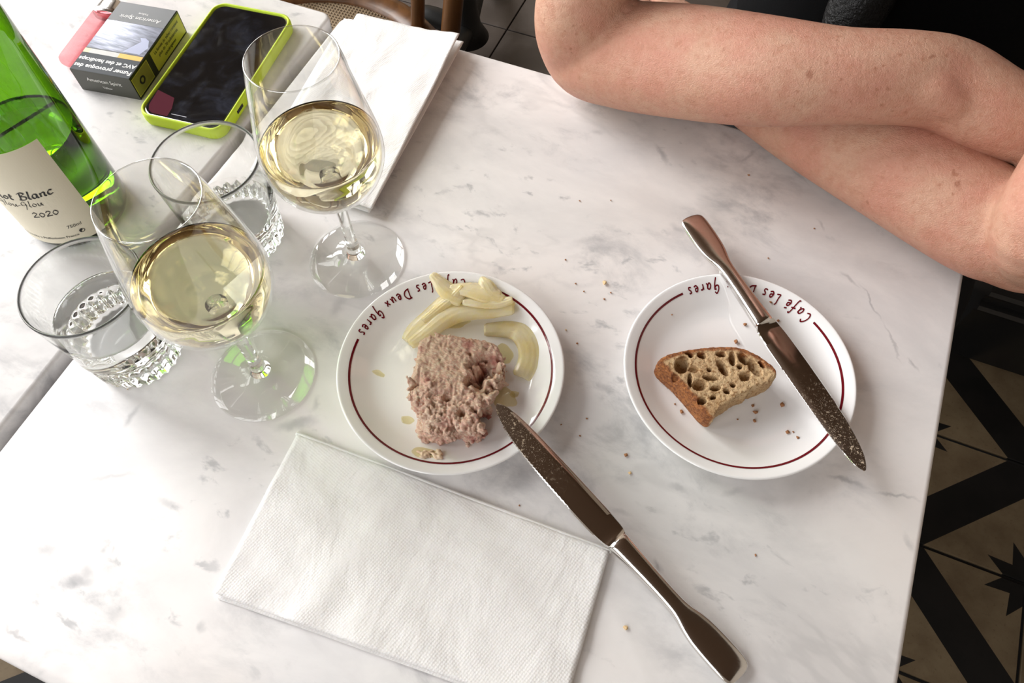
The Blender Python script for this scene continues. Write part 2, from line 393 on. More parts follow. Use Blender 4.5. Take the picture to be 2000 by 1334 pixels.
# ---------------------------------------------------------------- the room
RX0, RX1, RY0, RY1, RZ = WX, 2.1, -2.0, 2.5, 3.6
def floor_pattern():
    t = NT('cement_tile'); p = t.pos(); s = t.n('SeparateXYZ', {0: p}, 0)
    sep = s.node; X = t.math('SUBTRACT', sep.outputs[0], 0.6215); Y = t.math('SUBTRACT', sep.outputs[1], 0.5215)
    def wrap(v): return t.math('SUBTRACT', t.math('FLOORED_MODULO', t.math('ADD', v, 0.2), 0.4), 0.2)
    a = wrap(t.math('ADD', X, Y)); b = wrap(t.math('SUBTRACT', X, Y))
    band = t.math('MAXIMUM', t.math('GREATER_THAN', t.math('ABSOLUTE', a), 0.156), t.math('GREATER_THAN', t.math('ABSOLUTE', b), 0.156))
    r = t.math('SQRT', t.math('ADD', t.math('MULTIPLY', a, a), t.math('MULTIPLY', b, b)))
    th = t.math('ARCTAN2', a, b)
    f = t.math('ABSOLUTE', t.math('SUBTRACT', t.math('FLOORED_MODULO', th, PI / 4), PI / 8))
    RO, RI, AL = 0.092, 0.046, PI / 8
    lim = t.math('DIVIDE', RO * RI * math.sin(AL), t.math('ADD', t.math('MULTIPLY', RO, t.math('SINE', f)), t.math('MULTIPLY', RI, t.math('SINE', t.math('SUBTRACT', AL, f)))))
    star = t.math('LESS_THAN', r, lim)
    dk = t.math('MAXIMUM', band, star)
    n1 = t.noise(p, 14, 5, 0.6); n2 = t.noise(p, 160, 3, 0.6)
    lc = t.mix(t.ramp(n1, 0.3, 0.75), (0.150, 0.112, 0.066), (0.095, 0.065, 0.036))
    lc = t.mix(t.ramp(n2, 0.55, 0.75, 0, 0.4), lc, (0.06, 0.038, 0.02))
    bc = t.mix(t.ramp(n1, 0.3, 0.7), (0.003, 0.003, 0.0028), (0.007, 0.006, 0.0055))
    return t.surf(t.bsdf(t.mix(dk, lc, bc), 0.55, Specular_IOR_Level=0.25))
def stone_tile():
    t = NT('grey_stone_tile'); p = t.pos(); n = t.noise(p, 7, 6, 0.6, 0.4)
    rnd = t.n('ObjectInfo', out='Random')
    c = t.mix(t.ramp(n, 0.3, 0.7), (0.060, 0.048, 0.040), (0.120, 0.102, 0.092))
    return t.surf(t.bsdf(t.mix(t.math('MULTIPLY', rnd, 0.6), c, (0.045, 0.030, 0.021)), 0.5))
M_CEMENT = floor_pattern(); M_STONE = stone_tile()
M_GROUT = plain('dark_grout', (0.010, 0.009, 0.008), 0.9)
floor = mk('floor', box(RX0, RX1, RY0, RY1, -0.10, -0.006), M_GROUT, smooth=False, kind='structure', label='dark grouted floor of cement and stone tiles')
def tile_mesh(name, sx, sy, mat):
    vf = slab([(sx / 2, sy / 2), (-sx / 2, sy / 2), (-sx / 2, -sy / 2), (sx / 2, -sy / 2)], -0.006, 0.0, 0.0012, 1)
    me = bpy.data.meshes.new(name); me.from_pydata([tuple(v) for v in vf[0]], [], vf[1]); me.materials.append(mat); return me
ct = tile_mesh('cement_tile', 0.1945, 0.1945, M_CEMENT)
for i in range(-7, 8):
    for j in range(-6, 3):
        cx, cy = 0.5215 + 0.2 * i, 0.4215 + 0.2 * j
        if cx - .1 < RX0 or cx + .1 > RX1 or cy - .1 < RY0: continue
        if cy > 1.0: continue
        o = bpy.data.objects.new('cement_tile', ct); col.objects.link(o); o.location = (cx, cy, 0); o.parent = floor
st = tile_mesh('stone_tile', 0.327, 0.327, M_STONE)
for i in range(-3, 8):
    for j in range(0, 4):
        cx, cy = -0.611 + 0.165 + 0.33 * i, 1.384 - 0.165 + 0.33 * j
        if cx - .165 < RX0 or cx + .165 > RX1 or cy + .165 > RY1: continue
        o = bpy.data.objects.new('stone_tile', st); col.objects.link(o); o.location = (cx, cy, 0); o.parent = floor

M_WALL = plain('ochre_wall', (0.42, 0.37, 0.31), 0.7)
M_CEIL = plain('brown_ceiling', (0.050, 0.022, 0.006), 0.7)
mk('ceiling', box(RX0 - .2, RX1 + .2, RY0 - .2, RY1 + .2, RZ, RZ + .1), M_CEIL, smooth=False, kind='structure')
mk('wall_back', box(RX0 - .2, RX1 + .2, RY1, RY1 + .1, -0.1, RZ), plain('tan_wall', (0.34, 0.27, 0.20), 0.7), smooth=False, kind='structure')
mk('wall_right', box(RX1, RX1 + .1, RY0, RY1, -0.1, RZ), M_WALL, smooth=False, kind='structure')
mk('wall_front', join(box(RX0 - .2, FILL_WIN[0], RY0 - .1, RY0, -0.1, RZ), box(FILL_WIN[1], RX1 + .2, RY0 - .1, RY0, -0.1, RZ), box(FILL_WIN[0], FILL_WIN[1], RY0 - .1, RY0, -0.1, FILL_WIN[2]), box(FILL_WIN[0], FILL_WIN[1], RY0 - .1, RY0, FILL_WIN[3], RZ)), M_WALL, smooth=False, kind='structure')
# window wall, pierced by three windows
ys = sorted([RY0, RY1] + [v for q in WIN for v in q[:2]]); parts = []
for a, b in zip(ys, ys[1:]):
    if any(abs(a - q[0]) < 1e-6 for q in WIN):
        q = [q for q in WIN if abs(a - q[0]) < 1e-6][0]; parts += [box(WX - .1, WX, a, b, -0.1, q[2]), box(WX - .1, WX, a, b, q[3], RZ)]
    else: parts.append(box(WX - .1, WX, a, b, -0.1, RZ))
mk('wall_left', join(*parts), M_WALL, smooth=False, kind='structure')
M_FRAME = plain('dark_window_paint', (0.02, 0.016, 0.012), 0.4)
for k, (y0, y1, z0, z1) in enumerate(WIN):
    fr = [box(WX - .07, WX - .02, y0, y1, z0, z0 + .06), box(WX - .07, WX - .02, y0, y1, z1 - .06, z1),
          box(WX - .07, WX - .02, y0, y0 + .06, z0 + .06, z1 - .06), box(WX - .07, WX - .02, y1 - .06, y1, z0 + .06, z1 - .06)]
    wo = mk('window_%d' % (k + 1), join(*fr), M_FRAME, smooth=False, kind='structure')
    ym = (y0 + y1) / 2
    mk('mullion', box(WX - .065, WX - .025, ym - .03, ym + .03, z0 + .06, z1 - .06), M_FRAME, wo, smooth=False)
    for f in (0.38, 0.70):
        zz = z0 + (z1 - z0) * f
        mk('glazing_bar', box(WX - .06, WX - .03, y0 + .06, y1 - .06, zz - .018, zz + .018), M_FRAME, wo, smooth=False)
x0, x1, z0, z1 = FILL_WIN; ya, yb = RY0 - .07, RY0 - .02
wo = mk('window_4', join(box(x0, x1, ya, yb, z0, z0 + .06), box(x0, x1, ya, yb, z1 - .06, z1), box(x0, x0 + .06, ya, yb, z0 + .06, z1 - .06), box(x1 - .06, x1, ya, yb, z0 + .06, z1 - .06)), M_FRAME, smooth=False, kind='structure')  # frame of the added fill window, out of view
for xm in (x0 + (x1 - x0) / 3, x0 + 2 * (x1 - x0) / 3): mk('mullion', box(xm - .03, xm + .03, ya, yb, z0 + .06, z1 - .06), M_FRAME, wo, smooth=False)
# panelled base with black mouldings, beside the person
def moulded_front():
    y = 0.893
    prof = [(y + .32, 0.0), (y, 0.0), (y, 0.135), (y - .006, 0.139), (y - .010, 0.145), (y - .006, 0.151), (y + .004, 0.154),
            (y + .004, 0.170), (y - .002, 0.174), (y - .006, 0.180), (y - .002, 0.186), (y + .006, 0.189), (y + .010, 0.2), (y + .32, 0.2)]
    return loft([[(x, a, b) for a, b in prof] for x in (0.435, RX1 - .02)][::-1])
trim = mk('trim_1', moulded_front(), M_BLACK_PAINT, smooth=False, kind='structure', label='black moulded plinth of the panelled partition')
mk('wood_panel', box(0.437, RX1 - .02, 0.905, 1.205, 0.2, 1.0), M_DARK_WOOD, trim, smooth=False, label='brown wooden panel above the plinth')

# ---------------------------------------------------------------- tables
TH = 0.022
def marble_table(x0, x1, y0, y1, label, feet=(45, 135, 225, 315)):
    c = ((x0 + x1) / 2, (y0 + y1) / 2)
    t = thing('marble_table', (c[0], c[1], 0), label, 'table')
    ol = [(c[0] + a, c[1] + b) for a, b in rrect(x1 - x0, y1 - y0, 0.010, 6)]
    sharp(mk('table_top', xf(slab(ol, TZ - TH, TZ, 0.0035, 4), Matrix.Identity(4)), M_MARBLE, t, label='white marble with grey veins'), 50)
    mk('column', lathe([(0, .06), (.05, .06), (.034, .09), (.028, .14), (.026, .35), (.03, .36), (.03, .38), (.026, .39), (.026, .6), (.04, .66), (.10, TZ - TH - .012), (.14, TZ - TH), (0, TZ - TH)], 32, (c[0], c[1], 0)), M_IRON, t)
    for k in feet:
        a = math.radians(k); d = Vector((math.cos(a), math.sin(a), 0))
        pts = [Vector((*c, .085)) + d * .02, Vector((*c, .10)) + d * .10, Vector((*c, .06)) + d * .18, Vector((*c, .022)) + d * .24]
        mk('foot', tube(pts, [.024, .021, .018, .020], 12), M_IRON, t)
    return t
X0, Y0, X1, Y1 = -0.3843, -0.0682, 0.1791, 0.4955
marble_table(X0, X1, Y0, Y1, 'square white marble table with grey veins set with two small plates')
NX1 = -0.3940
marble_table(NX1 - 0.5634, NX1, Y0 - .002, Y1 - .002, 'second white marble table under the bottle, phone and cigarette pack')

marble_table(-.655 - .2817, -.655 + .2817, 1.26 - .2817, 1.26 + .2817, 'third marble table on a black iron pedestal behind the round-seated chair', (100, 190, 280))

# ---------------------------------------------------------------- chairs
def cane():
    t = NT('woven_cane'); p = t.obj(); a = t.n('TexWave', {'Vector': p, 'Scale': 60.0, 'Distortion': 0.5}, bands_direction='X')
    b = t.n('TexWave', {'Vector': p, 'Scale': 60.0, 'Distortion': 0.5}, bands_direction='Y')
    k = t.math('MAXIMUM', a, b)
    return t.surf(t.bsdf(t.mix(k, (0.10, 0.06, 0.03), (0.42, 0.31, 0.19)), 0.5, Normal=t.bump(k, 0.6, 0.002)))
M_CANE = cane()
def bentwood_chair(c, ang, label, wmat=None):
    wmat = wmat or M_PALE_WOOD
    t = thing('bentwood_chair', (*c, 0), label, 'chair')
    base = Matrix.Translation((*c, 0)) @ Matrix.Rotation(ang, 4, 'Z')
    W = lambda x, y, z: base @ Vector((x, y, z))
    R, n = 0.185, 40
    prof = [(.020, -.020), (.022, -.008), (.022, .006), (.016, .014), (.004, .016), (-.012, .012), (-.018, .004), (-.018, -.014), (-.010, -.020)]
    rings = []
    for j in range(n + 1):
        a = 2 * PI * j / n; rings.append([W((R + p[0]) * math.cos(a), (R + p[0]) * math.sin(a), .45 + p[1]) for p in prof])
    mk('seat_rim', loft(rings, cap=False), wmat, t, label='round bent wooden seat rim')
    mk('seat_cane', xf(lathe([(0, -.004), (.172, -.004), (.172, .004), (.10, .001), (0, 0)], 40, (0, 0, .452)), base), M_CANE, t, label='woven cane seat')
    for sx, sy in ((1, -1), (-1, -1)):
        mk('leg', tube([W(sx * .125, sy * .125, .43), W(sx * .14, sy * .145, .22), W(sx * .165, sy * .175, 0.018)], [.017, .016, .013], 12), wmat, t)
    for sx in (1, -1):
        mk('leg', tube([W(sx * .155, .135, .44), W(sx * .16, .165, .22), W(sx * .175, .215, 0.018)], [.016, .016, .013], 12), wmat, t)
    hoop = [W(.155, .13, .42), W(.172, .165, .60), W(.18, .20, .75), W(.13, .225, .87), W(0, .235, .91), W(-.13, .225, .87), W(-.18, .20, .75), W(-.172, .165, .60), W(-.155, .13, .42)]
    mk('back_hoop', tube(hoop, [.014] * 9, 12), wmat, t)
    hoop = [W(.10, .15, .44), W(.105, .175, .60), W(.08, .205, .76), W(0, .215, .80), W(-.08, .205, .76), W(-.105, .175, .60), W(-.10, .15, .44)]
    mk('inner_hoop', tube(hoop, [.010] * 7, 10), wmat, t)
    rr = []
    for j in range(n + 1):
        a = 2 * PI * j / n; rr.append([W((.145 + .009 * math.cos(b)) * math.cos(a), (.145 + .009 * math.cos(b)) * math.sin(a), .24 + .009 * math.sin(b)) for b in [2 * PI * k / 8 for k in range(8)]])
    mk('stretcher_ring', loft(rr, cap=False), wmat, t)
    return t
bentwood_chair((-0.600, 0.655), 0.0, 'round-seated bentwood chair pushed in behind the second marble table')
bentwood_chair((0.115, 0.90), 0.0, 'dark bentwood chair the person sits on', M_DARK_WOOD)

# ---------------------------------------------------------------- person
def hand(wrist, d, nrm, side, spread=0.10, curl=0.55, size=1.0):
    """palm, four fingers and a thumb; d points to the fingertips, nrm out of the back of the hand, side = +1 thumb on d x nrm"""
    d = d.normalized(); nrm = (nrm - d * nrm.dot(d)).normalized(); s = d.cross(nrm) * side
    parts = []
    rings = []
    for f, hw, ht in ((-.01, .026, .019), (.015, .030, .016), (.045, .038, .0145), (.075, .041, .013), (.090, .039, .011), (.096, .034, .007)):
        c = wrist + d * f * size
        rings.append([c + s * (hw * size * math.cos(a)) + nrm * (ht * size * math.sin(a)) for a in [2 * PI * k / 20 for k in range(20)]])
    parts.append(loft(rings))
    for k, (off, ln, r) in enumerate(((.028, .070, .0086), (.0095, .078, .0090), (-.009, .073, .0086), (-.027, .056, .0076))):
        b = wrist + (d * .080 + s * off) * size; dd = (d + s * spread * (off / .028)).normalized(); pts = [b]; a = curl * .35
        for q, l in enumerate((.5, .30, .20)):
            a += curl * (.35 + .30 * q)
            pts.append(pts[-1] + (dd * math.cos(a) - nrm * math.sin(a)) * ln * l * size)
        parts.append(tube(pts, [r * size, r * .98 * size, r * .9 * size, r * .78 * size], 10, 4))
    b = wrist + (d * .022 + s * .024 - nrm * .004) * size
    p1 = b + (d * .55 + s * .75 - nrm * .30) * .038 * size; p2 = p1 + (d * .85 + s * .35 - nrm * .35) * .030 * size; p3 = p2 + (d * .95 - nrm * .4) * .022 * size
    parts.append(tube([b, p1, p2, p3], [.0135 * size, .0115 * size, .0098 * size, .0078 * size], 10, 4))
    return parts
def pxtube(pts):
    P, Rr = [], []
    for px, py, z, hw in pts:
        p = at(px, py, z); P.append(p); Rr.append(hw * pxm(p))
    return P, Rr
sh1, sh2 = tp(-.085, .715, .265), tp(.295, .715, .265)
P1, R1 = pxtube([(1148, -30, .098, 92), (1149, 84, .045, 94), (1215, 108, .052, 100), (1350, 124, .072, 106), (1500, 142, .092, 103), (1640, 150, .103, 91), (1760, 153, .106, 89), (1845, 166, .103, 88), (1930, 212, .097, 84), (1990, 240, .092, 80)])
P1 = [sh1, sh1.lerp(P1[0], .55)] + P1; R1 = [.052, .047] + R1
P2, R2 = pxtube([(2065, 400, .095, 98), (2035, 480, .048, 94), (1975, 455, .047, 106), (1905, 422, .046, 108), (1755, 331, .044, 105), (1600, 252, .036, 88), (1480, 192, .027, 66), (1405, 142, .024, 54)])
P2 = [sh2, sh2.lerp(P2[0], .55)] + P2; R2 = [.052, .047] + R2
body = [tube(P1, R1, 32, 8)]; arm2 = [tube(P2, R2, 32, 8)]
knob = at(1815, 168, .1165); body.append(tube([knob - Vector((.020, 0, .008)), knob + Vector((.000, .002, -.003)), knob + Vector((.018, .002, -.008))], [.013, .0150, .013], 16))
d1 = (P1[-1] - P1[-3]).normalized(); body += hand(P1[-1] + Vector((0, 0, .002)), d1 + Vector((.1, .12, -.12)), Vector((0, -.1, 1)), 1, curl=.45)
d2 = (P2[-1] - P2[-3]).normalized(); arm2 += hand(P2[-1] + Vector((0, 0, .001)), d2 + Vector((-.1, .1, .06)), Vector((0, -.1, 1)), -1, curl=.06)
def torso(grow=0.0, z_top=9, neck=True):
    st = [(.105, .88, -.270, .150, .110), (.105, .875, -.20, .178, .130), (.105, .845, -.10, .158, .115), (.105, .81, 0.0, .146, .108), (.105, .775, .10, .160, .118),
          (.105, .745, .19, .172, .112), (.105, .728, .26, .165, .088), (.105, .722, .300, .110, .066), (.105, .716, .335, .062, .056)]
    if neck: st += [(.105, .700, .375, .053, .053), (.105, .688, .41, .052, .055)]
    rings = []
    for i, (x, y, z, rx, ry) in enumerate(crom(st, 4)):
        if z > z_top: break
        rings.append([tp(x + (rx + grow) * math.copysign(abs(math.cos(a)) ** .85, math.cos(a)), y + (ry + grow) * math.copysign(abs(math.sin(a)) ** .9, math.sin(a)), z) for a in [2 * PI * k / 40 for k in range(40)]])
    return loft(rings)
body.append(torso())
def head_shape(c, grow=0.0, lo=-9):
    rings = []
    for k in range(1, 24):
        ph = -PI / 2 + PI * k / 24; row = []
        for j in range(36):
            a = 2 * PI * j / 36; x, y, z = math.cos(a) * math.cos(ph), math.sin(a) * math.cos(ph), math.sin(ph)
            jaw = 1 - .26 * max(0, -z) ** 1.2
            p = Vector((.076 * x * jaw, .094 * y * (1 - .10 * max(0, -z)), .118 * z))
            p += Vector((x, y, z)) * grow
            row.append(c + p)
        rings.append(row)
    return loft(rings)
hc = tp(.105, .665, .50)
body.append(head_shape(hc))
def ball(c, rx, ry, rz, n=14):
    return loft([[c + Vector((rx * math.cos(a) * math.cos(p), ry * math.sin(a) * math.cos(p), rz * math.sin(p))) for a in [2 * PI * k / n for k in range(n)]] for p in [-PI / 2 + PI * q / 10 for q in range(1, 10)]])
body.append(tube([hc + Vector((0, -.088, .020)), hc + Vector((0, -.102, -.008)), hc + Vector((0, -.108, -.026))], [.009, .011, .013], 12, 3))      # nose
body += [ball(hc + Vector((0, -.086, -.056)), .024, .010, .006), ball(hc + Vector((0, -.084, -.066)), .021, .011, .007)]                         # lips
body += [ball(hc + Vector((s * .076, .006, -.005)), .008, .020, .031) for s in (1, -1)]                                                        # ears
body += [tube([hc + Vector((s * .018, -.086, .030)), hc + Vector((s * .036, -.081, .034)), hc + Vector((s * .054, -.066, .028))], [.007, .008, .006], 10, 3) for s in (1, -1)]  # brows
def rest_on_marble(vf):
    """flesh flattens where it lies on the table top"""
    for v in vf[0]:
        if v.y < Y1 + .004 and X0 < v.x < X1 + .004 and TZ - .030 < v.z < TZ + .0004: v.z = TZ + .0004
    return vf
person = mk('person', rest_on_marble(join(voxel(join(*body), 0.0026, 4), voxel(join(*arm2), 0.0026, 4))), M_SKIN, org=(.105, .86, .45), label='person in a black top resting crossed bare arms on the marble table', cat='person')
# clothes and hair, parts of the person
def sleeve(P, R):
    return tube([P[0] + Vector((0, .01, .01)), P[0].lerp(P[1], .5), P[1], P[1].lerp(P[2], .30)], [R[0] + .010, R[0] + .008, R[1] + .009, R[1] + .010], 28, 5)
shirt = voxel(join(torso(.009, .325, False), sleeve(P1, R1), sleeve(P2, R2)), 0.006, 3)
mk('shirt', shirt, M_SHIRT, person, label='black short-sleeved top')
def satin():
    t = NT('black_satin'); h = t.noise(t.mapping(t.pos(), scale=(1, .35, 1), rot=(0, 0, .5)), 260, 4, 0.7)
    return t.surf(t.bsdf((0.002, 0.002, 0.0022), 0.36, Specular_IOR_Level=0.35, Normal=t.bump(h, 0.8, 0.004)))
kc = at(1665, 18, .015); kn = []
kp = [kc + Vector((0, .0, -.045)), kc + Vector((.004, .01, -.01)), kc + Vector((.012, .035, .03)), kc + Vector((.02, .06, .09))]
mk('sash_knot', tube(kp, [.016, .026, .024, .018], 24, 8), satin(), person, label='glossy black satin knot on the top')
legs = [torso(.012, -.12, False)]
for s in (-1, 1):
    h = tp(.105 + s * .085, .85, -.178); k = tp(.105 + s * .085, .52, -.175); f = tp(.105 + s * .085, .62, -.655)
    legs += [tube([h, h.lerp(k, .5), k], [.088, .078, .060], 20), tube([k, k.lerp(f, .45), f], [.060, .056, .040], 20)]
mk('trousers', voxel(join(*legs), 0.008, 3), M_TROUSER, person, label='black trousers')
for s in (-1, 1):
    f = Vector((.105 + s * .085, .62, .034))
    mk('shoe', join(tube([f + Vector((0, .04, .004)), f + Vector((0, -.06, -.002)), f + Vector((0, -.16, -.008))], [.034, .034, .026], 16), tube([f + Vector((0, .03, .01)), f + Vector((0, .02, .06))], [.034, .036], 14)), M_BLACK_PAINT, person)
def hair_shape():
    V, F = head_shape(hc + Vector((0, .010, .012)), .012)
    keep = set(i for i, v in enumerate(V) if not (v.y < hc.y - .035 and v.z < hc.z + .060))
    F = [f for f in F if all(i in keep for i in f)]
    return V, F
mk('hair', hair_shape(), fabric('dark_hair', (0.02, 0.012, 0.007), 400, 0.45), person, label='short dark hair')
for s in (-1, 1): mk('eye', ball(hc + Vector((s * .034, -.0765, .012)), .0115, .008, .0065), plain('eye', (0.08, 0.05, 0.03), 0.1), person)

# ---------------------------------------------------------------- plates
PLATE_TOP = [(0, .0055), (.040, .0055), (.047, .0058), (.054, .0072), (.061, .0105), (.068, .0142), (.0725, .0158), (.0750, .0164), (.0760, .0158)]
def plate_z(r):
    for (a, b), (c, d) in zip(PLATE_TOP, PLATE_TOP[1:]):
        if r <= c: return b + (d - b) * (r - a) / (c - a)
    return .0158
def plate(c, a0, a1, label):
    """a0 -> a1: the arc (degrees, counter-clockwise) left free for the lettering"""
    t = thing('side_plate', tp(*c), label, 'plate', 'small cafe plates')
    prof = [(0, .0025), (.042, .0025), (.043, 0), (.047, 0), (.048, .002), (.056, .0042), (.066, .0105), (.0738, .0142), (.0756, .0150)]
    top = [(float(r), float(z)) for r, z in crom(PLATE_TOP[1:], 4)][::-1] + [(0, .0055)]
    mk('dish', lathe(prof + top, 128, tp(*c)), M_PORCELAIN, t, label='glossy white porcelain')
    def place(r, a): return tp(c[0] + r * math.cos(a), c[1] + r * math.sin(a), plate_z(r) + .00022)
    n = 220; A = [math.radians(a1 + (360 - (a1 - a0)) * k / n) for k in range(n + 1)]
    rings = [[place(.0670, a), place(.0677, a), place(.0684, a)] for a in A]
    mk('red_line', loft(rings, cap=False, closed=False), M_RED, t, label='thin burgundy line round the rim')
    strokes, L = script_strokes('Café Les Deux Gares', 0.42)
    span = math.radians(a1 - a0 - 7); am = math.radians((a0 + a1) / 2); sz = span * .068 / L
    def pl(x, y):
        a = am + (L / 2 - x) / L * span * -1
        r = .0700 - y * sz * 1.25
        return place(r, a), Vector((0, 0, 1))
    mk('lettering', stroke_mesh(strokes, pl, 0.24), M_RED, t, label='handwritten burgundy cafe name')
    return t
def ang_of(px, py, c):
    p = at(px, py, .0145); return math.degrees(math.atan2(p.y - c[1], p.x - c[0])) % 360
PL1, PL2 = (-.1323, .1955), (.0452, .2663)
q = [ang_of(920, 551, PL1), ang_of(700, 662, PL1)]; plate(PL1, q[0], q[1] if q[1] > q[0] else q[1] + 360, 'white plate holding potted meat and pale onion strips')
q = [ang_of(1588, 630, PL2), ang_of(1336, 576, PL2)]; plate(PL2, q[0], q[1] if q[1] > q[0] else q[1] + 360, 'white plate holding the torn bread piece')

# ---------------------------------------------------------------- wine glasses
def wine_glass(c, label, wlabel):
    base = tp(*c)
    t = thing('wine_glass', base, label, 'wine glass', 'glasses of white wine')
    foot = [(.0001, .0002), (.020, .0003), (.0350, .0003), (.0357, .0009), (.0354, .0016), (.030, .0022), (.018, .0036), (.011, .0058), (.0075, .0085)]
    mk('foot', lathe(foot, 96, base), M_CLEAR, t)
    stem = [(0, .0078), (.0072, .0080), (.0058, .0105), (.0046, .016), (.0040, .026), (.0037, .040), (.0038, .056), (.0045, .067), (.0058, .0730), (.0066, .0755), (0, .0758)]
    mk('stem', lathe(stem, 40, base), M_SOLID, t)
    outer = [(.0004, .0755), (.008, .0763), (.0165, .0796), (.0255, .0857), (.0325, .0942), (.0368, .1045), (.0381, .1135), (.0376, .1240), (.0350, .1400), (.0316, .1580), (.0284, .1750), (.0262, .1852)]
    o = [(float(a), float(b)) for a, b in crom(outer, 5)]
    inn = [(max(a - .0011, 0.0), b + (.0011 if a < .02 else .0006)) for a, b in o if b < .1846][::-1]
    rim = [(.0261, .1858), (.0256, .1860), (.0251, .1856)]
    mk('bowl', lathe(o, 96, base), M_CLEAR, t)
    mk('bowl_lining', lathe([rim[-1]] + inn, 96, base), M_CLEAR, t)
    mk('rim', lathe([o[-1]] + rim, 96, base), M_BOWL_RIM, t)
    lvl = .1225
    w = [(max(a - .0016, 0.0), b + (.0016 if a < .02 else .0010)) for a, b in o if b < lvl - .001]
    rt = w[-1][0]; w = [(0, w[0][1])] + w[1:] + [(rt, lvl - .0006), (rt - .0006, lvl - .0010), (rt - .0018, lvl - .0014), (0, lvl - .0014)]
    mk('white_wine', lathe(w, 96, base), M_WINE, org=base + Vector((0, 0, .077)), label=wlabel, cat='wine', group='white wine in the glasses')
    return t
G1, G2 = (-.2396, .2569), (-.2529, .1468)
wine_glass(G1, 'stemmed wine glass beside the folded napkin and lime phone', 'pale white wine in the glass beside the folded napkin and phone')
wine_glass(G2, 'stemmed wine glass beside the fuller water tumbler', 'pale white wine in the glass beside the fuller water tumbler')

# ---------------------------------------------------------------- tumblers
def tumbler(c, level, label, wlabel, turn=0.0):
    base = tp(*c); H, Rt, Rb, nr = .0848, .0366, .0308, 26
    t = thing('water_tumbler', base, label, 'tumbler', 'ribbed water tumblers')
    N = nr * 8
    ro = lambda z: Rb + (Rt - Rb) * (z / H) ** .9
    ri = lambda z: ro(z) - (.0015 + .0024 * max(0, (.06 - z) / .06))
    prof, rib = [], []
    def add(r, z, k=0): prof.append((r, z)); rib.append(k)
    add(0, .0012); add(Rb - .009, .0010); add(Rb - .0045, 0, .3); add(Rb - .0015, .0006, 1); add(Rb, .003, 1)
    for z in (.008, .014, .020, .0245): add(ro(z), z, 1)
    add(ro(.027) + .0002, .0272, .4); add(ro(.0285) + .0006, .0290); add(ro(.031) + .0004, .0315)
    for z in (.04, .05, .06, .07, .08): add(ro(z), z)
    k0 = len(prof); add(ro(H - .003), H - .003)
    def rf(a, k): return 1 - .055 * rib[k] * abs(math.sin((a + turn) * nr / 2)) ** 1.4 if rib[k] else 1
    mk('glass_body', lathe(prof, N, base, rf), M_SOLID, t, label='clear glass with a thick ribbed base')
    rim = [(ro(H - .003), H - .003), (Rt, H - .0010), (Rt - .0003, H - .0003), (Rt - .0008, H), (Rt - .0013, H - .0003), (Rt - .0016, H - .0010), (ri(H - .003), H - .003)]
    mk('rim', lathe(rim, 96, base), M_RIM, t, label='rounded glass rim')
    zs = [z for z in (.078, .070, .062, .054, .046, .038) if z > level + .002]
    mk('inner_wall', lathe([(ri(H - .003), H - .003)] + [(ri(z), z) for z in zs] + [(ri(level), level)], 96, base), M_SOLID, t)
    wp = [(0, .0095), (.012, .0095), (.020, .0099), (.0235, .0118), (ri(.0165) - .0008, .0145)] + [(ri(z), z) for z in (.0165, .022, .030, .038, .045) if z < level - .001] + [(ri(level), level)]
    V, F = lathe(wp, 96, base); nside = len(F); rl = ri(level)
    V2, F2 = lathe([(rl, level), (rl - .0006, level - .0007), (rl - .0018, level - .0010), (0, level - .0010)], 96, base)
    k = len(V); F = F + [tuple(i + k for i in f) for f in F2]; V = V + V2
    mk('water', (V, F, [0] * nside + [1] * (len(F) - nside)), [M_WATER_SIDE, M_WATER_TOP], org=base + Vector((0, 0, .0095)), label=wlabel, cat='water', group='water in the tumblers')
    return t
tumbler((-.3427, .1297), .0520, 'ribbed glass tumbler over half full of water beside the wine bottle', 'water filling the tumbler beside the wine bottle')
tumbler((-.3293, .2422), .0335, 'ribbed glass tumbler with little water beside the phone and napkin', 'shallow water in the tumbler beside the phone and napkin', .1)

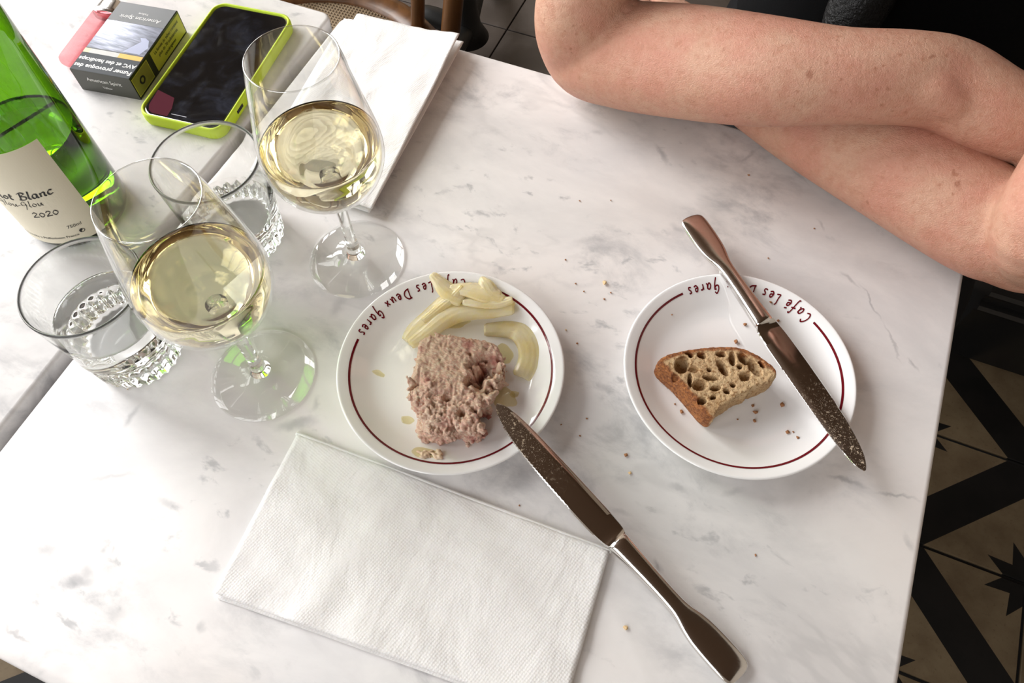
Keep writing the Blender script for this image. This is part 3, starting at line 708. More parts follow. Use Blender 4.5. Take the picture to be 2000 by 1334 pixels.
# ---------------------------------------------------------------- wine bottle
BC, BR = (-.4642, .2157), .0386
def bottle():
    base = tp(*BC)
    t = thing('wine_bottle', base, 'green glass wine bottle with a cream label', 'bottle')
    prof = [(0, .016), (.018, .012), (.028, .004), (.032, .0006), (.0350, .0004), (.0376, .0030), (BR, .0070), (BR, .02), (BR, .06), (BR, .10), (BR, .14), (BR, .165), (.0375, .185), (.0345, .205), (.0290, .230), (.0225, .252), (.0175, .270), (.0150, .285), (.0142, .30), (.0140, .315), (.0155, .316), (.0158, .322), (.0150, .327), (.0140, .3278), (.0100, .3278), (.0098, .320)]
    mk('glass_body', lathe(prof, 96, base), M_GREEN, t)
    a0, a1 = -170, -15
    n = 60; A = [math.radians(a0 + (a1 - a0) * k / n) for k in range(n + 1)]
    def on(a, z, h=.0003): return tp(BC[0] + (BR + h) * math.cos(a), BC[1] + (BR + h) * math.sin(a), z)
    rings = [[on(a, .0085), on(a, .0085, .00055), on(a, .055, .00055), on(a, .1015, .00055), on(a, .1015), on(a, .055)] for a in A]
    lab = mk('label', loft(rings), M_LABEL, t, smooth=False, label='cream paper label with black lettering')
    def wrap(vf, xr, z0, s, name):
        """vf in text units, its right end at angle xr"""
        mx = max(v[0] for v in vf[0])
        V = [on(math.radians(xr) + (v[0] - mx) * s / BR, z0 + v[1] * s, .00075) for v in vf[0]]
        mk(name, (V, vf[1]), M_INK, lab)
    def stroked(body, nib, width, sp=.08):
        st, L = script_strokes(body, sp)
        return stroke_mesh(st, lambda x, y: (Vector((x + y * .12, y, 0)), Vector((0, 0, 1))), width, nib)
    wrap(stroked('Pinot Blanc', math.radians(35), .30), -33.5, .0585, .0042, 'wine_name')
    wrap(stroked('Glou-Glou', math.radians(35), .17), -50, .0508, .0034, 'cuvee_name')
    wrap(stroked('2020', math.radians(80), .20), -42.5, .0395, .0042, 'vintage')
    wrap(text_vf('750ml', 1.0, .15), -31.5, .0232, .0042, 'volume_text')
    wrap(text_vf('Mis en bouteille à Pfaffenheim France', 1.0, 0), -41, .0140, .0034, 'bottler_text')
    # small round emblem
    ring = []
    for k in range(25):
        a = 2 * PI * k / 24; ring.append([(math.cos(a) * r, math.sin(a) * r) for r in (.42, .55)])
    EV = [Vector((p[0], p[1], 0)) for r in ring for p in r]; EF = [(2 * k, 2 * k + 1, 2 * k + 3, 2 * k + 2) for k in range(24)]
    sw = [Vector((math.cos(a) * .42, math.sin(a) * .42, 0)) for a in [math.radians(60 + 180 * k / 12) for k in range(13)]] + [Vector((-.1, -.05, 0)), Vector((.12, .06, 0))]
    EF.append(tuple(range(len(EV), len(EV) + len(sw)))); EV += sw
    wrap((EV, EF), -33, .0175, .0036, 'emblem')
    lv = .083; w = [(0, .0172), (.018, .0135), (.028, .0060), (.033, .0030), (.0358, .0055), (.0366, .010), (.0366, .03), (.0366, .06), (.0366, lv), (.0360, lv - .0007), (.0345, lv - .0010), (0, lv - .0010)]
    mk('bottled_wine', lathe(w, 96, base), M_BOTTLE_WINE, org=base + Vector((0, 0, .003)), label='wine left in the green bottle, below its label top', cat='wine')
bottle()

# ---------------------------------------------------------------- napkins
def sheet(A, B, C, D, nu, nv, zf, th=.0006, rx=0.0):
    """a paper layer over the quad A B C D (world xy), upper side at height zf(u, v), thickness th"""
    up, dn = [], []
    for j in range(nv + 1):
        v = j / nv
        for i in range(nu + 1):
            u = i / nu; p = A.lerp(B, u).lerp(D.lerp(C, u), v)
            e = rx * mnoise.noise(Vector((u * 9, v * 9, 3.3)))
            z = zf(u, v)
            up.append(Vector((p.x + e * .3, p.y + e * .3, TZ + z))); dn.append(Vector((p.x + e * .3, p.y + e * .3, TZ + z - th)))
    n = len(up); W = nu + 1; F = []
    for j in range(nv):
        for i in range(nu):
            a = j * W + i; F.append((a, a + W, a + W + 1, a + 1)[::-1]); F.append((n + a, n + a + W, n + a + W + 1, n + a + 1))
    edge = [i for i in range(W)] + [j * W + nu for j in range(1, nv + 1)] + [nv * W + i for i in range(nu - 1, -1, -1)] + [j * W for j in range(nv - 1, 0, -1)]
    for a, b in zip(edge, edge[1:] + edge[:1]): F.append((a, b, n + b, n + a)[::-1])
    return up + dn, F
nz = lambda x, y, s=1.0: mnoise.noise(Vector((x * s, y * s, 1.7)))
A, B, C, D = at(583, 850), at(1190, 1078), at(1098, 1402), at(420, 1160)
def top1(u, v):
    w = .0037 + .0009 * nz(u, v, 4) + .0006 * nz(u, v, 11)
    w += .0022 * math.exp(-((u - .26 - .12 * (1 - v)) / .05) ** 2) * max(0, v - .25) - .0016 * math.exp(-((u - .17 - .12 * (1 - v)) / .05) ** 2) * max(0, v - .2)
    w += .0016 * math.exp(-((u - .42) / .05) ** 2) * max(0, v - .35)
    ed = min(v, .06) / .06
    return max(.0029, (.0030 + (w - .0030) * min(1, ed + .2)) )
nk = join(sheet(A, B, C, D, 70, 46, top1, .0007),
          sheet(A + Vector((.0008, -.001, 0)), B + Vector((-.001, -.0012, 0)), at(1092, 1408), at(423, 1167), 40, 26, lambda u, v: .0020 + .0002 * nz(u, v, 5), .0006),
          sheet(A + Vector((.0008, -.001, 0)), B + Vector((-.001, -.0012, 0)), at(1095, 1404), at(426, 1170), 20, 14, lambda u, v: .0011, .0009),
          tube([A.lerp(B, k / 6) + Vector((0, 0, .0018)) for k in range(7)], [.0015] * 7, 10, 2))
mk('paper_napkin', nk, M_NAPKIN, org=at(760, 1100), label='flat folded white napkin lying between the meat plate and the table edge', cat='napkin')
A, B, C, D = at(692, 22, .012), at(897, 60, .022), at(727, 408, .010), at(497, 330, .008)
for q in (A, B, C, D): q.z = TZ
def top2(u, v):
    z = .0075 + .011 * u * (1 - .72 * v) + .0018 * nz(u, v, 3.5) + .0009 * nz(u, v, 9) + .004 * (1 - u) ** 4
    k = min(1, u / .05); k = math.sqrt(1 - (1 - k) ** 2)
    return .0046 + (max(.0052, z) - .0046) * k
def low2(u, v): return max(.0034, .0036 + .004 * u ** 2 * (1 - .6 * v) + .0006 * nz(u, v, 5))
A2, B2, C2, D2 = at(672, 35, .004), at(905, 76, .010), at(722, 416, .004), at(490, 338, .004)
for q in (A2, B2, C2, D2): q.z = TZ
nk = join(sheet(A, B, C, D, 50, 60, top2, .0006), sheet(A2, B2, C2, D2, 40, 50, low2, .0010),
          sheet(A2 + Vector((.002, -.003, 0)), B2 + Vector((-.006, -.003, 0)), C2 + Vector((-.003, .002, 0)), D2 + Vector((.003, .001, 0)), 16, 20, lambda u, v: .0022, .0020))
mk('paper_napkin', nk, M_NAPKIN, org=at(700, 220), label='crumpled folded white napkin lying across the gap between both tables', cat='napkin')

# ---------------------------------------------------------------- knives
def knife(tip, end, roll, label, serr):
    """tip and end are world points; the blade points to tip"""
    L = (tip - end).length; ax = (tip - end).normalized(); up = Vector((0, 0, 1)); sd = up.cross(ax).normalized(); up = ax.cross(sd)
    if roll: 
        q = Matrix.Rotation(roll, 3, ax); sd = q @ sd; up = q @ up
    t = thing('table_knife', (tip + end) / 2, label, 'knife', 'steel table knives')
    W = lambda x, y, z: end + ax * (x * L) + sd * y + up * z
    # handle: broad flat paddle end, narrow waist, collar at the blade   (x 0..0.47)
    hp = [(0.0, .0040, .0010), (.005, .0072, .0016), (.018, .0090, .0022), (.05, .0097, .0026), (.10, .0097, .0027), (.145, .0092, .0028), (.18, .0080, .0031), (.208, .0065, .0035), (.24, .0056, .0039), (.30, .0055, .0042), (.37, .0060, .0045), (.43, .0066, .0047), (.452, .0068, .0047), (.462, .0069, .0044), (.468, .0066, .0038)]
    rings = []
    for x, hw, ht in crom(hp, 3):
        ring = []
        for k in range(24):
            a = 2 * PI * k / 24; e = .75; ring.append(W(x, hw * math.copysign(abs(math.cos(a)) ** e, math.cos(a)), ht * math.copysign(abs(math.sin(a)) ** e, math.sin(a))))
        rings.append(ring)
    mk('handle', loft(rings), M_STEEL, t, label='polished steel handle with a flat rounded end')
    bp = [(.466, -.0066, .0066, .0036), (.474, -.0072, .0074, .0024), (.49, -.0082, .0082, .0014), (.53, -.0086, .0090, .0012), (.60, -.0086, .0094, .0011), (.70, -.0085, .0094, .0010), (.78, -.0083, .0090, .0010), (.86, -.0078, .0080, .0009), (.92, -.0070, .0062, .0008), (.96, -.0058, .0040, .0007), (.985, -.0040, .0014, .0006), (.998, -.0022, -.0008, .0005)]
    pts = crom(bp, 14); rings = []
    for i, (x, a, b, h) in enumerate(pts):
        te = .00035 * (i % 2) if (serr and .62 < x < .97) else 0
        lo, hi = (a + te, b) if serr > 0 else (a, b - te)
        cm = (lo + hi) / 2; w2 = (hi - lo) / 2
        ring = []
        for yy, zz in ((-1, 0), (-.93, .55), (-.45, .95), (.45, 1), (.93, .9), (1, .3), (1, -.3), (.93, -.9), (.45, -1), (-.45, -.95), (-.93, -.55)):
            ring.append(W(x, cm + w2 * yy, h * zz))
        rings.append(ring)
    o = sharp(mk('blade', loft(rings), M_BLADE, t, label='steel blade smeared with food towards the tip'), 40)
    at_ = o.data.attributes.new('grease', 'FLOAT', 'POINT')
    tl = tip - origin(t)
    for i, v in enumerate(o.data.vertices): at_.data[i].value = max(0, min(1, 1.25 - (v.co - tl).length / (L * .28)))
    return t
k1e = at(1447, 1322, .0035); k1t = at(966, 791, .0235)
knife(k1t, k1e, 0.0, 'steel knife leaning from the marble onto the meat plate rim', -1)
k2e = at(1347, 424, .0200); k2t = at(1694, 919, .0205)
knife(k2t, k2e, 0.0, 'steel knife laid across the bread plate from rim to rim', 1)

# ---------------------------------------------------------------- phone
ph_u = Vector((-.1153, .9933, 0)); ph_n = Vector((.9933, .1153, 0))
ph_c = tp(-.4785, .3400) + ph_u * .0435 + ph_n * .0390
PM = Matrix.Translation(ph_c) @ Matrix(((ph_n.x, ph_u.x, 0), (ph_n.y, ph_u.y, 0), (0, 0, 1))).to_4x4()
def phone():
    t = thing('smartphone', ph_c, 'smartphone with a dark screen in a lime green case', 'phone')
    w, l = .0782, .1475
    oc = rrect(w, l, .0125, 8); ic = rrect(w - .0050, l - .0050, .0105, 8)
    o0 = rrect(w - .004, l - .004, .0110, 8); o1 = rrect(w - .001, l - .001, .0122, 8); ir = rrect(w - .0036, l - .0036, .0112, 8)
    R3 = [[(x, y, z) for x, y in o] for o, z in ((o0, 0), (o1, .0012), (oc, .0035), (oc, .0095), (o1, .0116), (ir, .0122), (ic, .0116), (ic, .0040))]
    mk('case', xf(loft(R3), PM), M_LIME, t, label='lime green silicone case')
    sb = rrect(w - .0052, l - .0052, .0104, 8)
    mk('phone_body', xf(slab(sb, .0041, .0106, .0008, 2), PM), plain('phone_edge', (0.35, 0.33, 0.32), 0.25, Metallic=1.0), t)
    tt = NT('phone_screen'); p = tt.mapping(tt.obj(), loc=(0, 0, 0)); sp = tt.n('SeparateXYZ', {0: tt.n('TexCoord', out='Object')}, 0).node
    n = tt.noise(p, 34, 5, 0.6, 0.8); gl = tt.mix(tt.ramp(n, 0.45, 0.8), (0.0, 0.0, 0.0), (0.030, 0.034, 0.050))  # blue-grey clouds emitted faintly across the screen
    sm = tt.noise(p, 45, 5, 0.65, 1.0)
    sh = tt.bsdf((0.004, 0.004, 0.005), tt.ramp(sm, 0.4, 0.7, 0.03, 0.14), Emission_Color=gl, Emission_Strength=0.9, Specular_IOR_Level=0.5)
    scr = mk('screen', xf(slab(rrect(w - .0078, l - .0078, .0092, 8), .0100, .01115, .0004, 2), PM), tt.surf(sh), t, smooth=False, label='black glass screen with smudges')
    mr = plain('dim_maroon_tone', (0.01, 0.002, 0.003), 0.06, Emission_Color=(0.095, 0.020, 0.032, 1), Emission_Strength=1.0)  # flat patch emitting one dim maroon colour
    def patch(pts): return xf(([(x, y, .01118) for x, y in pts], [tuple(range(len(pts)))]), PM)
    hx, hy = (w - .0078) / 2, (l - .0078) / 2
    mk('maroon_patch', patch([(-hx + .002, -hy + .009), (-hx + .005, -hy + .003), (-hx + .009, -hy + .001), (-.012, -hy + .0008), (-.0125, -hy + .010), (-.0165, -hy + .0215), (-hx + .0006, -hy + .0265)]), mr, scr, smooth=False, label='dim maroon patch')
    hb = plain('home_bar', (0.3, 0.3, 0.32), 0.2, Emission_Color=(0.4, 0.4, 0.45, 1), Emission_Strength=0.6)
    mk('home_bar', patch([(-.010, -hy + .0040), (.004, -hy + .0040), (.004, -hy + .0046), (-.010, -hy + .0046)]), hb, scr, smooth=False)
    mk('switch_slot', xf(box(w / 2 - .0006, w / 2 + .0002, -.046, -.036, .0052, .0082), PM), M_BLACK_PAINT, t, smooth=False, label='dark slot in the case side')
    mk('button', xf(box(w / 2 - .0006, w / 2 + .0006, -.024, -.010, .0055, .0080), PM), M_LIME, t, smooth=False)
phone()

# ---------------------------------------------------------------- cigarette pack and lighter
pa, pb, pc_ = at(162, 175), at(276, 196), at(369, 62.5)
PW, PLn, PH = .0556, .0890, .0228
ex = (pb - pa).normalized(); ey = Vector((-ex.y, ex.x, 0))
KM = Matrix.Translation(pa) @ Matrix(((ex.x, ey.x, 0), (ex.y, ey.y, 0), (0, 0, 1))).to_4x4()
def pack():
    t = thing('cigarette_pack', KM @ Vector((PW / 2, PLn / 2, 0)), 'dark grey cigarette pack with printed health warnings', 'cigarette pack')
    g = plain('slate_card', (0.045, 0.052, 0.060), 0.55, Specular_IOR_Level=0.2); bl = plain('black_card', (0.006, 0.006, 0.006), 0.25)
    mk('carton', xf(slab([(PW, PLn), (0, PLn), (0, 0), (PW, 0)], 0, PH, .0006, 2), KM), plain('grey_green_card', (0.052, 0.052, 0.042), 0.30), t, smooth=False)
    zt = PH + .0001
    def top(name, x0, x1, y0, y1, mat, k=0): mk(name, xf(box(x0, x1, y0, y1, zt - .0002, zt + .00006 * k), KM), mat, t, smooth=False)
    top('warning_band', .0004, PW - .0004, .0004, .0215, g, 1)
    gi = NT('foil_picture'); p = gi.obj(); n = gi.noise(gi.mapping(p, scale=(1, 8, 1)), 60, 4, 0.6)
    foil = gi.surf(gi.bsdf(gi.mix(gi.ramp(n, 0.3, 0.7), (0.10, 0.11, 0.135), (0.26, 0.27, 0.33)), 0.14, Metallic=0.55))
    top('picture_panel', .0006, PW - .0006, .0278, .0640, foil, 1)
    top('orange_strip', .0330, PW - .0008, .0216, .0268, plain('orange_print', (0.75, 0.40, 0.02), 0.3), 1)
    top('grey_strip', .0060, .0330, .0216, .0268, plain('pale_grey_print', (0.50, 0.50, 0.48), 0.3), 1)
    top('cream_strip', .0004, .0060, .0216, .0268, plain('cream_print', (0.70, 0.58, 0.34), 0.3), 1)
    top('black_rule', .0006, PW - .0006, .0268, .0278, bl, 1)
    top('grey_lid', .0006, PW - .0006, .0642, PLn - .0006, plain('grey_card', (0.12, 0.125, 0.13), 0.30, Specular_IOR_Level=0.3), 1)
    # bluish figure printed on the foil panel
    fb = plain('bluish_print', (0.33, 0.36, 0.52), 0.25)
    figp = [(.034, .029), (.050, .029), (.0535, .038), (.050, .0465), (.0455, .049), (.041, .0485), (.044, .044), (.040, .038)]
    mk('printed_figure', xf(([(x, y, zt + .00012) for x, y in figp], [tuple(range(len(figp)))]), KM), fb, t, smooth=False)
    wh = plain('white_print', (0.78, 0.78, 0.76), 0.4)
    def write(body, size, x, y, z, ux, uy, mat, name, shear=0, bold=0.0):
        V, F = text_vf(body, size, shear, 'CENTER', bold)
        mk(name, xf(([Vector((x, y, z)) + Vector(ux) * v.x + Vector(uy) * v.y for v in V], F), KM), mat, t, smooth=False)
    write('Fumer provoque des', .0063, PW / 2, .0080, zt + .00015, (-1, 0, 0), (0, -1, 0), wh, 'warning_text', 0, .00016)
    write('AVC et des handicaps', .0060, PW / 2, .0160, zt + .00015, (-1, 0, 0), (0, -1, 0), wh, 'warning_text', 0, .00016)
    write('American Spirit', .0062, PW * .52, .0730, zt + .00015, (-1, 0, 0), (0, -1, 0), wh, 'brand_text', .2)
    write('Yellow', .0036, PW * .52, .0785, zt + .00015, (-1, 0, 0), (0, -1, 0), wh, 'brand_text', .1)
    write('American Spirit', .0052, PW * .50, -.0001, PH * .55, (1, 0, 0), (0, 0, 1), wh, 'brand_text', 0)
    write('Yellow', .0032, PW * .50, -.0001, PH * .28, (1, 0, 0), (0, 0, 1), wh, 'brand_text', 0)
    # side facing the phone
    xs = PW + .0001
    def side(name, y0, y1, z0, z1, mat, k=0): mk(name, xf(box(xs - .0002, xs + .00006 * (k + 1), y0, y1, z0, z1), KM), mat, t, smooth=False)
    side('black_side', .0004, PLn - .0004, .0004, PH - .0004, bl)
    yg = plain('yellow_panel', (0.50, 0.46, 0.06), 0.35); yd = plain('olive_panel', (0.22, 0.20, 0.04), 0.35)
    side('emblem_border', .0012, .0275, .0022, PH - .0024, yg, 1); side('emblem_panel', .0018, .0269, .0028, PH - .0030, yd, 2)
    side('warning_panel', .0345, PLn - .0012, .0018, PH - .0020, yg, 1)
    rg = [(r * math.cos(2 * PI * k / 24), r * math.sin(2 * PI * k / 24)) for k in range(24) for r in (.0020, .0036)]
    RV = [(xs + .0004, .0128 + a * 1.1, PH * .5 + b) for a, b in rg]; RF = [(2 * k, 2 * k + 1, (2 * k + 3) % 48, (2 * k + 2) % 48) for k in range(24)]
    mk('ring_emblem', xf((RV, RF), KM), bl, t, smooth=False)
    for k, ln in enumerate(('La fumée du tabac contient', 'plus de 70 substances', 'cancérigènes')):
        write(ln, .0040, xs + .00030, .0610, PH * .68 - k * .0050, (0, 1, 0), (0, 0, 1), bl, 'side_text', 0, .00006)
pack()
def lighter():
    a, b = at(140, 118, .007), at(214, 18, .007)
    d = (b - a).normalized(); L = .062; s = d.cross(Vector((0, 0, 1)))
    c0 = Vector((a.x, a.y, TZ)); t = thing('lighter', c0 + d * .03, 'translucent pink plastic lighter lying beside the cigarette pack', 'lighter')
    tt = NT('pink_plastic'); pk = tt.surf(tt.n('MixShader', {0: 0.12, 1: tt.n('BsdfTransparent', {'Color': (0.98, 0.73, 0.75)}), 2: tt.bsdf((0.80, 0.22, 0.26), 0.3)}))
    def ring(x, k): return [c0 + d * x + s * (.0120 * k * math.copysign(abs(math.cos(q)) ** .7, math.cos(q))) + Vector((0, 0, .0066 + .0064 * k * math.copysign(abs(math.sin(q)) ** .8, math.sin(q)))) for q in [2 * PI * j / 28 for j in range(28)]]
    mk('tank', loft([ring(-.004, .45), ring(-.0032, .8), ring(-.001, .96), ring(.002, 1)] + [ring(.002 + .058 * k / 8, 1) for k in range(1, 9)] + [ring(.0604, .9)]), pk, t, label='translucent pink tank')
    def cap(x, k): return [c0 + d * x + s * (.0116 * k * math.copysign(abs(math.cos(q)) ** .6, math.cos(q))) + Vector((0, 0, .0066 + .0060 * math.copysign(abs(math.sin(q)) ** .6, math.sin(q)))) for q in [2 * PI * j / 24 for j in range(24)]]
    mk('metal_hood', loft([cap(.0606, 1), cap(.066, 1), cap(.0765, .92), cap(.078, .85)]), M_STEEL, t, label='metal hood')
    mk('spark_wheel', tube([c0 + d * .0790 + Vector((0, 0, .0066)) + s * k for k in (-.003, .003)], [.0035, .0035], 16, 1, dome=False), M_STEEL, t)
    mk('gas_button', tube([c0 + d * .0665 + s * .0098 + Vector((0, 0, .0066)), c0 + d * .0745 + s * .0128 + Vector((0, 0, .0066))], [.0036, .0036], 12, 1), plain('red_plastic', (.55, .03, .04), .3), t)
lighter()

# ---------------------------------------------------------------- bread
def poly_world(pts, z): return [at(x, y, z) for x, y in pts]
def inside(p, poly):
    c = False; n = len(poly)
    for i in range(n):
        a, b = poly[i], poly[i - 1]
        if (a[1] > p[1]) != (b[1] > p[1]) and p[0] < (b[0] - a[0]) * (p[1] - a[1]) / (b[1] - a[1]) + a[0]: c = not c
    return c
def seg_dist(p, a, b):
    ab = (b[0] - a[0], b[1] - a[1]); L = ab[0] ** 2 + ab[1] ** 2 or 1e-12
    t = max(0, min(1, ((p[0] - a[0]) * ab[0] + (p[1] - a[1]) * ab[1]) / L))
    return math.hypot(p[0] - a[0] - ab[0] * t, p[1] - a[1] - ab[1] * t)
def bread_material():
    t = NT('bread'); k = t.n('Attribute', {}, out='Fac', attribute_name='crust'); p = t.obj()
    n = t.noise(p, 430, 5, 0.68); n2 = t.noise(p, 1300, 3, 0.6); n3 = t.noise(p, 70, 3, 0.5)
    crumb = t.mix(t.ramp(n3, 0.35, 0.65), (0.62, 0.44, 0.245), (0.50, 0.32, 0.16)); crumb = t.mix(t.ramp(n, 0.50, 0.62, 0, .9), crumb, (0.30, 0.15, 0.05))
    crust = t.mix(t.ramp(n, 0.35, 0.65), (0.40, 0.145, 0.036), (0.16, 0.045, 0.012)); crust = t.mix(t.ramp(n2, 0.62, 0.72), crust, (0.62, 0.40, 0.20))
    c = t.mix(k, crumb, crust)
    h = t.math('ADD', n, t.math('MULTIPLY', n2, 0.6))
    return t.surf(t.bsdf(c, 0.75, Subsurface_Weight=0.1, Subsurface_Radius=(0.002, 0.001, 0.0005), Normal=t.bump(h, 0.8, 0.0018)))
def bread():
    ZT, ZB = .0270, .0056
    top = [(1285, 706), (1303, 692), (1335, 684), (1375, 678), (1415, 676), (1445, 678), (1472, 688), (1498, 704), (1517, 722), (1514, 737), (1494, 748), (1470, 756), (1462, 765), (1446, 769), (1425, 784), (1404, 797), (1396, 812), (1378, 806), (1352, 776), (1322, 742), (1300, 722)]
    tw = poly_world(top, ZT); cx = sum(p.x for p in tw) / len(tw); cy = sum(p.y for p in tw) / len(tw); c = Vector((cx, cy, 0))
    tw = [Vector(q) for q in crom([(p.x, p.y, 0) for p in tw], 3, True)]
    rings = []
    for z, k in ((ZB, .94), (ZB + .003, .99), (.012, 1.01), (.02, 1.01), (ZT - .002, 1.0), (ZT, .975)):
        rings.append([c + (Vector((p.x, p.y, 0)) - c) * k + Vector((0, 0, TZ + z)) for p in tw])
    vf = loft(rings)
    area = sum(a.x * b.y - b.x * a.y for a, b in zip(tw, tw[1:] + tw[:1]))
    if area < 0: vf = (vf[0], [tuple(reversed(f)) for f in vf[1]])
    o = mk('tmp_bread', vf, [], smooth=False)
    holes = [(1333, 712, 12, 17, .4), (1353, 720, 11, 7, .2), (1367, 752, 13, 10, -.3), (1348, 742, 4, 14, .1), (1413, 719, 8, 16, -.4), (1409, 692, 9, 5, 0), (1431, 701, 6, 14, .1), (1453, 701, 8, 12, -.5), (1474, 718, 9, 18, -.45), (1388, 738, 14, 5, .1), (1371, 694, 8, 6, .3), (1456, 735, 11, 8, -.6), (1372, 782, 9, 7, -.5), (1320, 736, 6, 6, -.7), (1432, 752, 5, 5, 0), (1386, 722, 5, 4, 0), (1398, 758, 10, 5, -.2), (1488, 712, 4, 8, -.5), (1350, 694, 5, 4, 0), (1420, 764, 6, 5, .4), (1330, 758, 5, 4, .5), (1445, 716, 5, 4, 0), (1345, 690, 6, 3, 0), (1393, 776, 7, 4, -.5)]
    for px, py, a, b, rot in holes:
        p = at(px, py, ZT); s = pxm(p); dx = (at(px + 10 * math.cos(rot), py + 10 * math.sin(rot), ZT) - p).normalized(); dy = Vector((-dx.y, dx.x, 0))
        E = ball(Vector((0, 0, 0)), a * s * 1.22, b * s * 1.22, max(.007, 1.1 * (a + b) * s), 14)
        vv = [p + dx * v.x + dy * v.y + Vector((0, 0, v.z - .0005)) for v in E[0]]
        h = mk('tmp_hole', (vv, E[1]), [], smooth=False)
        m = o.modifiers.new('b', 'BOOLEAN'); m.operation = 'DIFFERENCE'; m.object = h; m.solver = 'EXACT'; h['tmp'] = 1
    r = o.modifiers.new('r', 'REMESH'); r.mode = 'VOXEL'; r.voxel_size = .00055
    s = o.modifiers.new('s', 'SMOOTH'); s.iterations = 2; s.factor = .4
    me = evaluated(o); V = [v.co.copy() for v in me.vertices]; NR = [v.normal.copy() for v in me.vertices]; F = [tuple(p.vertices) for p in me.polygons]
    for h in [q for q in bpy.data.objects if q.get('tmp') or q.name.startswith('tmp_bread')]: bpy.data.objects.remove(h)
    # the crust runs along the far edge and down the phone-side edge
    crust_px = [(1378, 815), (1352, 781), (1322, 746), (1298, 726), (1283, 706), (1303, 690), (1335, 682), (1375, 676), (1415, 674), (1445, 676), (1472, 686), (1498, 702), (1517, 720)]
    cw = poly_world(crust_px, .0268); K = []
    for i, v in enumerate(V):
        d = min(seg_dist((v.x, v.y), a, b) for a, b in zip(cw, cw[1:]))
        n = mnoise.noise(v * 220) * .0011 + mnoise.noise(v * 700) * .0005
        side = 1.0 if NR[i].z < .55 else 0.0
        k = max(0, min(1, (.0046 + .0012 * side + n - d) / .0016)); K.append(k)
        amp = .00030 if k > .5 else .00045
        V[i] = v + NR[i] * (amp * mnoise.noise(v * 420) + amp * .7 * mnoise.noise(v * 950))
    ob = mk('bread_piece', (V, F), bread_material(), org=tp(cx, cy, ZB), label='torn piece of holey bread with brown crust', cat='bread')
    a_ = ob.data.attributes.new('crust', 'FLOAT', 'POINT'); a_.data.foreach_set('value', K)
bread()

# ---------------------------------------------------------------- potted meat
def meat_material():
    t = NT('potted_meat'); p = t.obj(); n = t.noise(p, 90, 4, 0.6, 0.6); f = t.noise(t.mapping(p, scale=(1, 2.6, 1), rot=(0, 0, .4)), 420, 5, 0.7, 0.5); r = t.noise(p, 55, 3, 0.5)
    c = t.mix(t.ramp(n, 0.35, 0.65), (0.76, 0.53, 0.40), (0.70, 0.40, 0.315))
    c = t.mix(t.ramp(f, 0.45, 0.65), c, (0.84, 0.69, 0.55))
    c = t.mix(t.ramp(r, 0.59, 0.70, 0, .75), c, (0.42, 0.10, 0.085))
    c = t.mix(t.ramp(f, 0.32, 0.42, .5, 0), c, (0.42, 0.19, 0.13))
    return t.surf(t.bsdf(c, 0.36, Subsurface_Weight=0.2, Subsurface_Radius=(0.004, 0.0015, 0.001), Normal=t.bump(f, 0.8, 0.0018)))
M_MEAT = meat_material()
